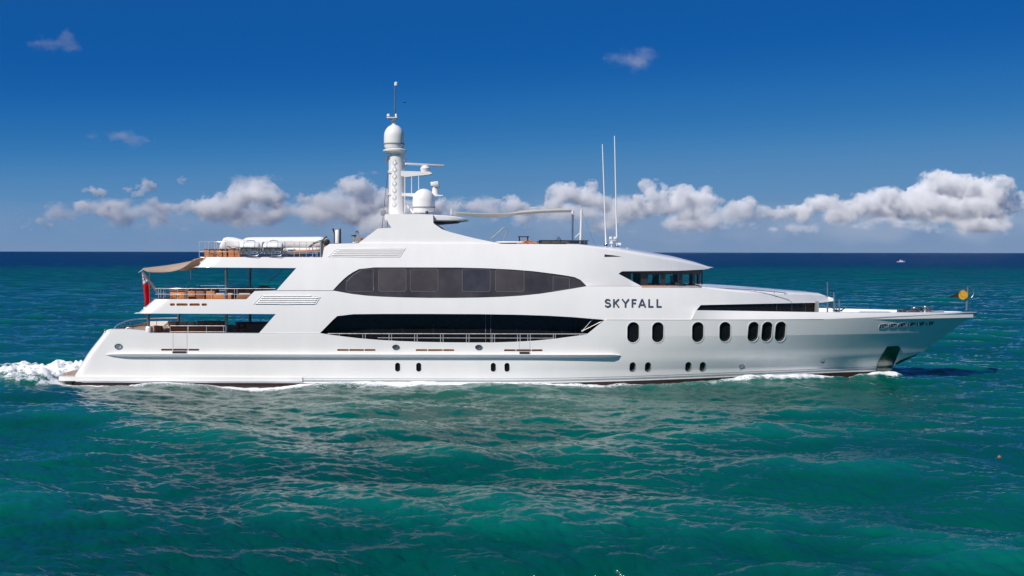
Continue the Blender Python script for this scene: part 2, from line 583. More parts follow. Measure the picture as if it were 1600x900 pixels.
def finish(name, bm, mats, parent=None, smooth=True, bevel=0.0, seg=2, angle=35):
    if bevel:
        es = [e for e in bm.edges if len(e.link_faces) == 2 and e.calc_face_angle(0) > math.radians(angle)]
        bmesh.ops.bevel(bm, geom=es, offset=bevel, segments=seg, affect='EDGES', profile=0.5, clamp_overlap=True)
    bmesh.ops.recalc_face_normals(bm, faces=bm.faces)
    me = bpy.data.meshes.new(name)
    bm.to_mesh(me); bm.free()
    if smooth:
        me.polygons.foreach_set('use_smooth', np.ones(len(me.polygons), bool))
        me.set_sharp_from_angle(angle=math.radians(40))
    return link_mesh(name, me, mats, parent)

def box(bm, c, s, rot=None, mi=0):
    m = Matrix.Translation(c) @ (rot.to_4x4() if rot is not None else Matrix.Identity(4)) @ Matrix.Diagonal((*s, 1))
    r = bmesh.ops.create_cube(bm, size=1.0, matrix=m)
    for f in {f for v in r['verts'] for f in v.link_faces}: f.material_index = mi

def tube(bm, pts, r, seg=8, r2=None, caps=True):
    pts = [Vector(p) for p in pts]
    rings = []
    up0 = None
    for i, p in enumerate(pts):
        d = (pts[min(i + 1, len(pts) - 1)] - pts[max(i - 1, 0)]).normalized()
        if up0 is None:
            up0 = Vector((0, 0, 1)) if abs(d.z) < 0.9 else Vector((0, 1, 0))
        a = d.cross(up0)
        if a.length < 1e-4: a = d.cross(Vector((1, 0, 0)))
        a.normalize(); b = a.cross(d).normalized()
        up0 = b
        rr = r if r2 is None else lerp(r, r2, i / max(1, len(pts) - 1))
        rings.append([bm.verts.new(p + a * rr * math.cos(2 * math.pi * k / seg) + b * rr * math.sin(2 * math.pi * k / seg)) for k in range(seg)])
    for q, w in zip(rings, rings[1:]):
        for k in range(seg):
            bm.faces.new((q[k], q[(k + 1) % seg], w[(k + 1) % seg], w[k]))
    if caps:
        bm.faces.new(rings[0][::-1]); bm.faces.new(rings[-1])

def lathe(bm, prof, c, seg=24, axis='Z'):
    c = Vector(c)
    rings = []
    for r, z in prof:
        ring = []
        for k in range(seg):
            a = 2 * math.pi * k / seg
            v = Vector((r * math.cos(a), r * math.sin(a), z))
            if axis == 'X': v = Vector((z, r * math.cos(a), r * math.sin(a)))
            if axis == 'Y': v = Vector((r * math.cos(a), z, r * math.sin(a)))
            ring.append(bm.verts.new(c + v))
        rings.append(ring)
    for q, w in zip(rings, rings[1:]):
        for k in range(seg):
            bm.faces.new((q[k], q[(k + 1) % seg], w[(k + 1) % seg], w[k]))
    bm.faces.new(rings[0][::-1]); bm.faces.new(rings[-1])

def prism(bm, pts, y0, y1, mi=0):
    """side-view polygon (X, Z) extruded across the ship from y0 to y1"""
    a = [bm.verts.new((x, y0, z)) for x, z in pts]
    b = [bm.verts.new((x, y1, z)) for x, z in pts]
    n = len(pts)
    fs = [bm.faces.new(a), bm.faces.new(b[::-1])]
    for i in range(n):
        fs.append(bm.faces.new((a[i], b[i], b[(i + 1) % n], a[(i + 1) % n])))
    for f in fs: f.material_index = mi

def pxs(pts, y):
    return [W(x, z, y) for x, z in pts]

def part(name, fn, mats, parent, bevel=0.0, seg=2, smooth=True, label=None):
    bm = bmesh.new()
    fn(bm)
    o = finish(name, bm, mats, parent, smooth, bevel, seg)
    if label: o['label'] = label
    return o

def both(name, fn, mats, parent, bevel=0.0, seg=2, smooth=True):
    """the same part on either side of the ship, each an object of its own"""
    o = part(name, lambda bm: fn(bm, -1), mats, parent, bevel, seg, smooth)
    part(name, lambda bm: fn(bm, 1), mats, parent, bevel, seg, smooth)
    return o

def thing(name, loc, label, cat, group=None, rz=0.0):
    o = bpy.data.objects.new(name, None)
    COL.objects.link(o)
    o.empty_display_size = 0.3
    o.location = loc
    o.rotation_euler = (0, 0, rz)
    return tag(o, label, cat, group)

def copy_tree(o, parent=None):
    c = o.copy(); COL.objects.link(c)
    c.parent = parent
    if parent is not None: c.matrix_parent_inverse = o.matrix_parent_inverse.copy()
    for ch in [q for q in bpy.data.objects if q.parent == o]:
        copy_tree(ch, c)
    return c

# ------------------------------------------------------------------ materials
def white_paint(name, col=(0.82, 0.805, 0.79), rough=0.16):
    m, t, p = new_mat(name)
    tc = t.n('TexCoord').outputs['Object']
    a = t.n('TexNoise', {'Vector': tc, 'Scale': 0.35, 'Detail': 4.0, 'Roughness': 0.6}).outputs[0]
    st = t.n('TexNoise', {'Vector': t.n('Mapping', {'Vector': tc, 'Scale': (1.3, 1.3, 0.12)}).outputs[0], 'Scale': 1.0, 'Detail': 5.0}).outputs[0]
    k = t.math('ADD', t.ramp(a, 0.3, 0.7, 0.965, 1.0, False), t.ramp(st, 0.35, 0.65, -0.018, 0.008, False))
    t.t.links.new(t.n('VectorMath', {0: col, 'Scale': k}, operation='SCALE').outputs[0], p.inputs['Base Color'])
    t.t.links.new(t.ramp(a, 0.3, 0.7, rough - 0.04, rough + 0.08, False), p.inputs['Roughness'])
    p.inputs['Coat Weight'].default_value = 0.3
    p.inputs['Coat Roughness'].default_value = 0.06
    # fairing is never perfectly flat
    w = t.n('TexNoise', {'Vector': t.n('Mapping', {'Vector': tc, 'Scale': (0.5, 0.5, 1.0)}).outputs[0], 'Scale': 0.8, 'Detail': 2.0}).outputs[0]
    t.t.links.new(t.n('Bump', {'Height': w, 'Strength': 0.25, 'Distance': 0.03}).outputs[0], p.inputs['Normal'])
    return m

def teak(name, col, plank=0.09, axis=1):
    m, t, p = new_mat(name)
    tc = t.n('TexCoord').outputs['Object']
    sp = t.n('SeparateXYZ', {0: tc})
    fr = t.math('FRACT', t.math('DIVIDE', sp.outputs[axis], plank))
    seam = t.ramp(t.math('ABSOLUTE', t.math('SUBTRACT', fr, 0.5)), 0.43, 0.47)
    pl = t.n('TexWhiteNoise', {'W': t.math('FLOOR', t.math('DIVIDE', sp.outputs[axis], plank))}, noise_dimensions='1D').outputs[0]
    g = t.n('TexNoise', {'Vector': t.n('Mapping', {'Vector': tc, 'Scale': (2.0, 14.0, 14.0) if axis else (14.0, 2.0, 2.0)}).outputs[0], 'Scale': 2.0, 'Detail': 6.0}).outputs[0]
    k = t.math('MULTIPLY', t.ramp(g, 0.3, 0.7, 0.75, 1.12, False), t.ramp(pl, 0, 1, 0.85, 1.1, False))
    base = t.n('VectorMath', {0: col, 'Scale': k}, operation='SCALE').outputs[0]
    t.t.links.new(t.mix(seam, base, (col[0] * .25, col[1] * .22, col[2] * .2)), p.inputs['Base Color'])
    p.inputs['Roughness'].default_value = 0.55
    return m

M = {}
M['white'] = white_paint('white_yacht_paint')
M['gel'] = white_paint('white_gelcoat', (0.82, 0.81, 0.79), 0.30)
M['bottom'] = simple('dark_red_antifouling', (0.035, 0.016, 0.014), 0.55, var=0.3)
M['boot'] = simple('grey_boot_stripe', (0.33, 0.36, 0.38), 0.3, var=0.15)
M['seam'] = simple('dark_seam_sealant', (0.20, 0.21, 0.22), 0.6)
M['glass_dark'] = simple('black_tinted_glass', (0.010, 0.010, 0.012), 0.06, var=0.3, spec=0.32, bump=0.12, bscale=1.1)
M['glass_band'] = simple('brown_grey_window_film', (0.062, 0.053, 0.050), 0.07, var=0.40, scale=0.55, spec=0.8, bump=0.16, bscale=0.7)
M['glass_pane'] = simple('brown_grey_pane', (0.076, 0.063, 0.057), 0.06, var=0.2, spec=0.8, bump=0.12, bscale=0.8)
for k_, cc in enumerate(((0.060, 0.051, 0.048), (0.082, 0.069, 0.063), (0.070, 0.058, 0.052), (0.052, 0.050, 0.054), (0.074, 0.062, 0.057), (0.064, 0.054, 0.050))):
    M['pane%d' % k_] = simple('tinted_pane', cc, 0.06, var=0.30, scale=0.9, spec=0.8, bump=0.16, bscale=0.6)
M['frame'] = simple('pale_window_gasket', (0.20, 0.19, 0.18), 0.4)
M['dark'] = simple('charcoal_trim', (0.03, 0.03, 0.033), 0.45)
M['grey'] = simple('mid_grey_trim', (0.28, 0.285, 0.295), 0.45)
M['steel'] = simple('polished_steel', (0.62, 0.63, 0.64), 0.18, metal=1.0, var=0.1)
M['rail'] = simple('bright_rail_steel', (0.66, 0.67, 0.68), 0.28, metal=0.35, var=0.08)
M['satin'] = simple('satin_steel', (0.36, 0.40, 0.42), 0.32, metal=0.85, var=0.15)
M['anchor'] = simple('stainless_anchor_plate', (0.17, 0.20, 0.19), 0.22, metal=1.0, var=0.35, scale=1.3)
M['teak_deck'] = teak('weathered_teak_deck', (0.50, 0.34, 0.21), 0.07)
M['teak'] = teak('varnished_teak', (0.56, 0.20, 0.055), 0.11, 2)
M['teak_dark'] = teak('dark_teak', (0.30, 0.11, 0.045), 0.13, 2)
M['wicker'] = simple('dark_brown_wicker', (0.34, 0.17, 0.105), 0.7, var=0.4, scale=14, bump=0.5, bscale=60)
M['cushion'] = simple('taupe_cushion', (0.60, 0.40, 0.29), 0.85, var=0.15, scale=6, bump=0.2, bscale=120)
M['cushion_white'] = simple('white_cushion', (0.75, 0.74, 0.71), 0.85, var=0.08, scale=5)
M['canvas'] = simple('beige_awning_canvas', (0.60, 0.49, 0.41), 0.85, var=0.08, scale=4, bump=0.15, bscale=90)
M['canvas_white'] = simple('white_canvas', (0.76, 0.75, 0.72), 0.8, var=0.06, scale=4, bump=0.2, bscale=12)
M['cover'] = simple('white_boat_cover', (0.78, 0.78, 0.77), 0.7, var=0.07, scale=2.5, bump=0.6, bscale=5)
M['red'] = simple('red_ensign_cloth', (0.62, 0.012, 0.025), 0.8, var=0.1)
M['black_cloth'] = simple('black_flag_cloth', (0.018, 0.018, 0.022), 0.85)
M['yellow'] = simple('yellow_flag_print', (0.72, 0.38, 0.02), 0.8, var=0.35, scale=18)
_t = NT(M['yellow'].node_tree)
_p = M['yellow'].node_tree.nodes['Principled BSDF']
_n = _t.n('TexNoise', {'Vector': _t.n('TexCoord').outputs['Object'], 'Scale': 9.0, 'Detail': 2.0}).outputs[0]
_c = _t.mix(_t.ramp(_n, 0.60, 0.64), _p.inputs['Base Color'].links[0].from_socket, (0.03, 0.02, 0.015))
_t.t.links.new(_c, _p.inputs['Base Color'])
M['letter'] = simple('blue_grey_lettering', (0.085, 0.115, 0.145), 0.3, metal=0.3, var=0.25)
M['rope'] = simple('dark_rope', (0.06, 0.055, 0.05), 0.9)
M['orange'] = simple('orange_gear', (0.55, 0.12, 0.03), 0.6)
M['blue'] = simple('blue_gear', (0.03, 0.14, 0.36), 0.6)
M['skin'] = simple('skin', (0.40, 0.22, 0.15), 0.6)
M['navy'] = simple('navy_shirt', (0.02, 0.025, 0.05), 0.85)
M['carpet'] = simple('dark_wheelhouse_lining', (0.025, 0.025, 0.028), 0.8)

def let_light_through(m, col, f):
    """thin cloth: part of the light passes through it"""
    nt = m.node_tree
    t = NT(nt)
    tl = t.n('BsdfTranslucent', {'Color': c4(col)}).outputs[0]
    mx = t.n('MixShader', {0: f, 1: nt.nodes['Principled BSDF'].outputs[0], 2: tl}).outputs[0]
    nt.links.new(mx, nt.nodes['Material Output'].inputs['Surface'])
let_light_through(M['canvas_white'], (0.80, 0.79, 0.76), 0.45)
let_light_through(M['canvas'], (0.72, 0.57, 0.45), 0.45)
let_light_through(M['red'], (0.72, 0.02, 0.03), 0.35)

def clear_glass(name, tint, gl=0.06):
    m = bpy.data.materials.new(name)
    m.use_nodes = True
    nt = m.node_tree
    nt.nodes.remove(nt.nodes['Principled BSDF'])
    t = NT(nt)
    tr = t.n('BsdfTransparent', {'Color': c4(tint)}).outputs[0]
    g = t.n('BsdfGlossy', {'Roughness': 0.02, 'Color': (0.9, 0.95, 1, 1)}).outputs[0]
    fr = t.n('Fresnel', {'IOR': 1.5}).outputs[0]
    mx = t.n('MixShader', {0: fr, 1: tr, 2: g}).outputs[0]
    nt.links.new(mx, nt.nodes['Material Output'].inputs['Surface'])
    return m
M['pane'] = clear_glass('tinted_wheelhouse_glass', (0.86, 0.96, 0.96))
M['screen'] = clear_glass('smoked_windscreen', (0.22, 0.24, 0.27))
# ------------------------------------------------------------------ the yacht
yacht = thing('motor_yacht', (0, YC, 0), 'long white motor yacht with SKYFALL on its side, under way on the green sea', 'yacht')

def zboot(x):
    return 0.10 + 0.42 * ss(x, -2, 24)

# --- main contours in photo pixels
win_main_up = smooth_poly([(500, 521), (508, 513), (518, 502.5), (530, 491.5), (620, 490.5), (790, 491), (880, 494), (945, 499.5)], 1)
win_main_lo = smooth_poly([(500, 521), (530, 525.5), (575, 530.5), (640, 534.2), (720, 535.5), (790, 535), (850, 531.5), (917, 522.5), (945, 499.5)][:8], 1) + [(945, 499.5)]
win_up_up = smooth_poly([(520, 454.4), (533, 440), (547, 428), (566, 418.2), (640, 418), (740, 418.2), (820, 422), (880, 429.5), (904, 434), (917, 447)], 1)
win_up_lo = smooth_poly([(520, 454.4), (560, 461.5), (610, 464.8), (690, 466), (770, 464.8), (830, 461), (880, 453.5), (917, 447)], 1)

# --- hull
OVALS = [(989.5, 519, 18.5, 32), (1028, 518.8, 18, 31.5), (1090.5, 518.5, 18, 31.5), (1133, 518, 17.5, 31), (1177, 517.8, 16.5, 31), (1198.5, 517.6, 16.5, 31), (1219.5, 517.4, 16.5, 31)]
PORTS = [(621.5, 574, 8, 14), (654.5, 574, 8, 14), (771, 574, 8, 14), (792.5, 574, 8, 14), (988.5, 573, 8.2, 13.5), (1012.5, 573, 8.2, 13.5), (1075.5, 572.5, 8.2, 13.5), (1098, 572.5, 8.2, 13.5)]
VENTS = [(1159.5, 572.3, 8, 6.5), (1286, 564.5, 7, 5.5)]
SLOTS = []
for x0, x1, y in ((252, 311.5, 547.3), (527, 587, 547.3), (650, 710, 547.3), (788, 848, 547.3)):
    w = (x1 - x0)
    for a, b in ((0, .30), (.315, .70), (.715, 1)):
        SLOTS.append((x0 + w * a, x1 - w * (1 - b), y))
FAIR = [(185.5, 542.3, 10, 6.4), (618.8, 542.7, 9, 5.6), (748.3, 542.7, 9, 5.6)]

sheer = [S(x, y, hb_hull) for x, y in densify([(1285, 487.2), (1350, 487.6), (1420, 487.6), (1480, 487.4), (1515, 487.0)], 8, False)]
def x_stem(z):
    lo, hi = 15.0, 33.0
    for _ in range(50):
        mid = (lo + hi) / 2
        if hb_hull(mid, z) > 0.004: lo = mid
        else: hi = mid
    return lo
ztip = sheer[-1][1] - 0.01
tip = (x_stem(ztip), ztip)
stem = [(x_stem(z), float(z)) for z in np.linspace(ztip - 0.04, 0.55, 34)]
botx = np.linspace(25.2, -27.6, 120)
bottom_edge = [(float(x), zboot(x)) for x in botx]
tr_edge = [(x_transom(z) + 0.004, z) for z in np.linspace(0.25, 3.2, 14)]
top_aft = [S(x, y, hb_hull) for x, y in densify([(160.5, 520.3), (163, 517.5), (172, 515.2), (200, 514.8), (226, 517), (233, 521), (405, 521.2), (500, 521)], 6, False)][1:]
arc = [S(x, y, hb_hull) for x, y in densify(win_main_lo, 6, False)][1:]
seam = [S(x, y, hb_hull) for x, y in densify([(945, 499.5), (1080, 499.5), (1088, 484.3), (1180, 485.6), (1285, 487.2)], 6, False)][1:-1]
hull_loop = tr_edge + top_aft + arc + seam + sheer + [tip] + stem + [p for p in bottom_edge if p[0] < 25.2 and p[0] > -27.75]
holes = []
hull_holes = {}
for i, (cx, cy, w, h) in enumerate(OVALS):
    hull_holes['oval%d' % i] = [S(x, y, hb_hull) for x, y in oval(cx, cy, w, h, 28, 3.0 if i > 3 else 0.8)]
for i, (cx, cy, w, h) in enumerate(PORTS):
    hull_holes['port%d' % i] = [S(x, y, hb_hull) for x, y in oval(cx, cy, w, h, 20, 1.4 if i > 3 else 0)]
for i, (cx, cy, w, h) in enumerate(VENTS):
    hull_holes['vent%d' % i] = [S(x, y, hb_hull) for x, y in [(cx + w / 2 * math.cos(a), cy + h / 2 * math.sin(a)) for a in np.linspace(0, 2 * math.pi, 17)[:-1]]]
for i, (x0, x1, y) in enumerate(SLOTS):
    hull_holes['slot%d' % i] = [S(px, py, hb_hull) for px, py in densify(rrect(x0, y - 1.5, x1, y + 1.5, 1.0, 2), 9)]
for i, (cx, cy, w, h) in enumerate(FAIR):
    hull_holes['fair%d' % i] = [S(x, y, hb_hull) for x, y in [(cx + w / 2 * math.cos(a), cy + h / 2 * math.sin(a)) for a in np.linspace(0, 2 * math.pi, 21)[:-1]]]
# six openings of the bow fairlead strip
BOWF = []
for k in range(6):
    x0 = 1373.5 + k * 14.6
    sl = -0.075
    yb = 512.2 + sl * (x0 - 1373.5)
    yt = yb - 6.0 + 0.35 * k
    BOWF.append([(x0 + 2.0, yt), (x0 + 12.6, yt + sl * 12), (x0 + 10.6, yb + sl * 11), (x0, yb)])
for i, q in enumerate(BOWF):
    hull_holes['bow%d' % i] = [S(x, y, hb_hull) for x, y in densify(q, 5)]
crease = []
for x in np.arange(3.0, 31.0, 0.11):
    zs_ = interp(x, [(8, 4.08), (20, 4.10), (31, 4.38)])
    for z in (3.062, 3.098) + ((zs_ - 0.018, zs_ + 0.018) if x > 10.5 else ()):
        crease.append((float(x), float(z)))
hull = shell('hull', [hull_loop] + list(hull_holes.values()), hb_hull, [M['white'], M['white']], yacht, edge=0.12, res=(0.30, 0.20), extra=crease)

bl = [(float(x), zboot(x)) for x in np.linspace(-27.7, 25.3, 110)] + [(interp(z, STEM), z) for z in np.linspace(0.45, -1.3, 8)] + [(float(x), -1.3) for x in np.linspace(23.5, -28.3, 60)]
shell('hull_bottom', [bl], hb_hull, [M['bottom'], M['bottom']], yacht, edge=0.05, res=(0.6, 0.3))

def transom(bm):
    zs = np.linspace(-1.2, 3.30, 16)
    rows = []
    for z in zs:
        x = x_transom(z)
        w = hb_hull(x + 0.004, z)
        rows.append([bm.verts.new((x - 0.25 * (1 - (y / w) ** 2), y, z)) for y in np.linspace(-w, w, 13)])
    for a, b in zip(rows, rows[1:]):
        for i in range(12): bm.faces.new((a[i], b[i], b[i + 1], a[i + 1]))
tro = part('transom', transom, M['white'], yacht)

def band_strip(name, xs, zlo, zhi, hb, off, mat, parent, mirror=False):
    """a thin raised strip following the skin"""
    bm = bmesh.new()
    for s in ((-1, 1) if mirror else (-1,)):
        prev = None
        for x in xs:
            a, b = zlo(x), zhi(x)
            q = [bm.verts.new((x, s * (hb(x, a) - 0.02), a)), bm.verts.new((x, s * (hb(x, a) + off), a)), bm.verts.new((x, s * (hb(x, b) + off), b)), bm.verts.new((x, s * (hb(x, b) - 0.02), b))]
            if prev:
                for i in range(3): bm.faces.new((prev[i], q[i], q[i + 1], prev[i + 1]))
            prev = q
    return finish(name, bm, mat, parent)

xs = [float(x) for x in np.linspace(-27.2, 25.0, 130)]
band_strip('boot_stripe', xs, lambda x: zboot(x) + 0.05, lambda x: zboot(x) + 0.17, hb_hull, 0.006, M['boot'], hull)
band_strip('boot_stripe', xs, lambda x: zboot(x) + 0.235, lambda x: zboot(x) + 0.275, hb_hull, 0.006, M['boot'], hull)
band_strip('boot_stripe', xs, lambda x: zboot(x) - 0.03, lambda x: zboot(x) + 0.02, hb_hull, 0.012, M['gel'], hull)

def rail_profile(bm, x0, x1, zc, h, d, hb, n=80, e0=1.4, e1=0.8, dz0=0.0):
    """half-round fender sweeping along the hull, tapered at both ends"""
    for s in (-1,):
        prev = None
        for i in range(n + 1):
            x = lerp(x0, x1, i / n)
            k = math.sqrt(max(0.0, min(1, (x - x0) / e0, (x1 - x) / e1))) * 0.97 + 0.03
            zz = zc - dz0 * (1 - min(1, (x - x0) / e0))
            ring = []
            for a in np.linspace(-90, 90, 17):
                a = math.radians(a)
                u = (math.degrees(a) + 90) / 180
                sy = d * k * interp(u, [(0, 0.0), (0.05, 0.05), (0.74, 0.98), (0.82, 1.0), (0.88, 0.98), (0.95, 0.75), (1, 0.0)])
                z = zz + (u - 0.5) * h * k
                ring.append(bm.verts.new((x, s * (hb(x, z) - 0.02 + sy), z)))
            if prev:
                for j in range(16): bm.faces.new((prev[j], ring[j], ring[j + 1], prev[j + 1]))
            else: bm.faces.new(ring)
            prev = ring
        bm.faces.new(prev)
X0r, Zr0 = S(163, 555.5, hb_hull); X1r, Zr1 = S(972, 555.5, hb_hull)
part('rub_rail', lambda bm: rail_profile(bm, X0r, X1r, (Zr0 + Zr1) / 2, 0.27, 0.33, hb_hull), M['white'], hull)

# swim platform with its side strake
zp = 0.46
def platform(bm):
    o = []
    w0 = 4.25
    for y in np.linspace(-w0, w0, 25):
        o.append((-29.15 + 0.55 * (abs(y) / w0) ** 3.0, y))
    xs_ = [float(x) for x in np.linspace(-28.2, -13.2, 40)]
    left = [(x, -(hb_hull(max(x, -26.8), 0.4) + 0.22 * math.sqrt(max(0.02, min(1, (-13.1 - x) / 0.8))))) for x in xs_]
    inner = [(x, -(hb_hull(max(x, -26.8), 0.4) - 0.3)) for x in xs_[::-1] if x > -26.5]
    pts = o[::-1]
    pts = pts + left + inner
    right = [(x, -y) for x, y in (left + inner)][::-1]
    loop = pts + [(p[0], p[1]) for p in right]
    a = [bm.verts.new((x, y, zp)) for x, y in loop]
    b = [bm.verts.new((x, y, zp - 0.27)) for x, y in loop]
    bm.faces.new(a); bm.faces.new(b[::-1])
    for i in range(len(a)):
        bm.faces.new((a[i], b[i], b[(i + 1) % len(a)], a[(i + 1) % len(a)]))
pl = part('swim_platform', platform, M['white'], yacht, bevel=0.05, seg=2)
def platform_teak(bm):
    o = []
    for y in np.linspace(-3.9, 3.9, 21):
        o.append((-28.98 + 0.5 * (abs(y) / 4.2) ** 3, y))
    loop = o + [(-27.75, 3.9), (-27.75, -3.9)]
    a = [bm.verts.new((x, y, zp + 0.02)) for x, y in loop]
    b = [bm.verts.new((x, y, zp - 0.02)) for x, y in loop]
    bm.faces.new(a); bm.faces.new(b[::-1])
    for i in range(len(a)): bm.faces.new((a[i], b[i], b[(i + 1) % len(a)], a[(i + 1) % len(a)]))
part('platform_planking', platform_teak, M['teak_deck'], pl)
for y in (-3.3, -1.2, 1.2, 3.2):
    part('boarding_rail', lambda bm: tube(bm, [(-28.7, y, zp), (-28.7, y, zp + 0.28), (-28.7, y + 0.7, zp + 0.28), (-28.7, y + 0.7, zp)], 0.025), M['rail'], pl)

# --- openings in the hull: rims, panes, backs
def patch(name, loop, hb, off, mat, parent, edge=0.02, res=None, mirror=False):
    return shell(name, [loop], hb, [mat, mat], parent, off=off, edge=edge, res=res, mirror=mirror)

def grow(loop, k):
    cx = sum(p[0] for p in loop) / len(loop); cz = sum(p[1] for p in loop) / len(loop)
    o = []
    for x, z in loop:
        d = math.hypot(x - cx, z - cz)
        o.append((cx + (x - cx) * (1 + k / d), cz + (z - cz) * (1 + k / d)))
    return o

def rim(name, loop, hb, mat, parent, w=0.045, off=0.018, mirror=False):
    return shell(name, [grow(loop, w), grow(loop, 0.002)], hb, [mat, mat], parent, off=off, edge=0.05, res=None, mirror=mirror)

for i in range(7):
    lp = hull_holes['oval%d' % i]
    w_ = patch('hull_window', grow(lp, 0.03), hb_hull, -0.125, M['glass_dark'], yacht)
    rim('window_rim', lp, hb_hull, M['white'], w_, 0.05, 0.02)
for i in range(8):
    lp = hull_holes['port%d' % i]
    w_ = patch('porthole', grow(lp, 0.03), hb_hull, -0.11, M['glass_dark'], yacht)
    rim('porthole_rim', lp, hb_hull, M['steel'] if i > 3 else M['white'], w_, 0.03, 0.014)
for i in range(2):
    lp = hull_holes['vent%d' % i]
    w_ = patch('overflow_vent', grow(lp, 0.03), hb_hull, -0.10, M['rail'], yacht)
    rim('vent_rim', lp, hb_hull, M['steel'], w_, 0.025, 0.014)
for i in range(len(SLOTS)):
    patch('freeing_port', grow(hull_holes['slot%d' % i], 0.03), hb_hull, -0.13, M['teak'] if i in (3, 4, 5, 6, 7, 8) else M['teak_dark'], hull)
for i in range(3):
    lp = hull_holes['fair%d' % i]
    w_ = patch('fairlead', grow(lp, 0.03), hb_hull, -0.14, M['grey'], yacht)
    rim('fairlead_ring', lp, hb_hull, M['steel'], w_, 0.05, 0.04)
for i in range(6):
    lp = hull_holes['bow%d' % i]
    w_ = patch('bow_fairlead', grow(lp, 0.03), hb_hull, -0.16, M[('cushion_white', 'cushion_white', 'canvas', 'rail', 'grey', 'grey')[i]], yacht)
    rim('fairlead_ring', lp, hb_hull, M['rail'], w_, 0.035, 0.03)
    (xa, za), (xb, zb) = lp[0], lp[len(lp) // 2]
    mx_, mz_ = (xa + xb) / 2, (za + zb) / 2
    part('fairlead_roller', lambda bm: [tube(bm, [(mx_ - 0.10, -(hb_hull(mx_, mz_) - 0.05), mz_ + 0.10), (mx_ - 0.10, -(hb_hull(mx_, mz_) - 0.05), mz_ - 0.10)], 0.05),
                                        tube(bm, [(mx_ + 0.02, -(hb_hull(mx_, mz_) - 0.06), mz_ + 0.06), (mx_ + 0.2, -(hb_hull(mx_ + .2, mz_) - 0.05), mz_ - 0.07)], 0.045)], M['steel'], w_)
lp = [S(x, y, hb_hull) for x, y in densify(smooth_poly([(1386.5, 540.5), (1408.5, 539.3), (1403, 553), (1398, 565.5), (1393, 577), (1391, 588), (1366.5, 588), (1369, 577), (1374, 560), (1386.5, 540.5)], 1)[:-1], 5)]
shell('anchor_plate', [lp], hb_hull, [M['anchor'], M['steel']], hull, off=0.05, edge=0.07, res=(0.2, 0.2))
lp2 = [(interp(z, STEM) - 0.02, z) for z in np.linspace(1.58, 0.9, 9)] + [(interp(z, STEM) - 0.45 * (1 - abs(z - 1.2) * 1.6), z) for z in np.linspace(0.95, 1.52, 7)]
shell('stem_guard', [lp2], hb_hull, [M['anchor'], M['anchor']], hull, off=0.03, edge=0.05, res=None)

# boarding gates outlined in the bulwark, with fold-down steps
def gate(bm, x0, x1, y0, y1):
    q = [S(px, py, hb_hull) for px, py in densify([(x0, y0), (x0, y1), (x1, y1), (x1, y0)], 6, False)]
    tube(bm, [(x, -(hb_hull(x, z) + 0.002), z) for x, z in q], 0.010, 6)
def step(bm, x0, x1, y):
    a, b = S(x0, y, hb_hull), S(x1, y, hb_hull)
    box(bm, ((a[0] + b[0]) / 2, -(hb_hull(*a) + 0.10), a[1]), (b[0] - a[0], 0.22, 0.10))
for x0, x1, y0 in ((270.5, 292.5, 522), (811.5, 828, 534.5)):
    gt = part('boarding_gate', lambda bm: gate(bm, x0, x1, y0, 549.5), M['grey'], yacht)
    part('gate_step', lambda bm: step(bm, x0 + 0.5, x1 - 1, 551), M['dark'], gt)

# --- main deck house side
lo_x = [S(x, y, hb_main) for x, y in densify([(209, 490.7), (431, 491.2), (405, 521.0), (500, 520.8)], 6, False)]
mh_loop = lo_x + [S(x, y, hb_main) for x, y in densify(win_main_up, 6, False)][1:] + \
    [S(x, y, hb_main) for x, y in densify([(945, 499.2), (1080, 499.2), (1088.5, 484.0), (1095, 476.2), (1190, 474.0), (1285, 472.0), (1296, 470.5)], 6, False)][1:]
mh_top = [S(x, y, hb_main) for x, y in densify([(1291, 464), (1262, 460.5), (1200, 459), (1150, 456), (1100, 449.5), (1003, 449.2), (1003, 447.3), (917, 447)], 6, False)]
tip_main = [(21.44 - 0.2 * (z - 5), z) for z in (5.12, 5.22, 5.32)]
mh_loop += tip_main + mh_top + [S(x, y, hb_main) for x, y in densify(win_up_lo[::-1], 6, False)][1:] + \
    [S(x, y, hb_main) for x, y in densify([(520, 454.4), (430, 454.6), (398, 455.4), (385, 468.3), (236, 468.3)], 6, False)][1:] + \
    [(interp(z, AFT) + 0.004, z) for z in np.linspace(5.3, 4.47, 8)]
band_holes = []
for a, b in ((265.5, 273.5), (275.5, 293.5), (296, 312.5), (315, 323.5)):
    band_holes.append([S(x, y, hb_main) for x, y in densify(rrect(a, 474.8, b, 478.6, 1.6, 2), 8)])
LOUV = {
    'upper': ([(513.5, 401.5), (523, 391.5), (530, 388.8), (633, 388.3), (623.5, 402)], hb_upper),
    'lower': ([(396.5, 475.5), (409.5, 462), (478, 461), (500, 464.5), (492.5, 476)], hb_main)}
main_house = shell('main_deck_house', [mh_loop] + band_holes, hb_main, [M['white'], M['white']], yacht, edge=0.14, res=(0.38, 0.24))
for lp in band_holes:
    patch('freeing_port', grow(lp, 0.03), hb_main, -0.15, M['teak'], main_house)

def closing(bm, hb, pts, bow=0.35, n=11):
    """curved panel that joins the two sides across the stern"""
    rows = []
    for x, z in pts:
        w = hb(x + 0.004, z)
        rows.append([bm.verts.new((x - bow * (1 - (y / w) ** 2), y, z)) for y in np.linspace(-w, w, n)])
    for a, b in zip(rows, rows[1:]):
        for i in range(n - 1): bm.faces.new((a[i], b[i], b[i + 1], a[i + 1]))
part('aft_bulwark', lambda bm: closing(bm, hb_main, [(interp(z, AFT), z) for z in np.linspace(4.47, 5.30, 6)]), M['white'], main_house)

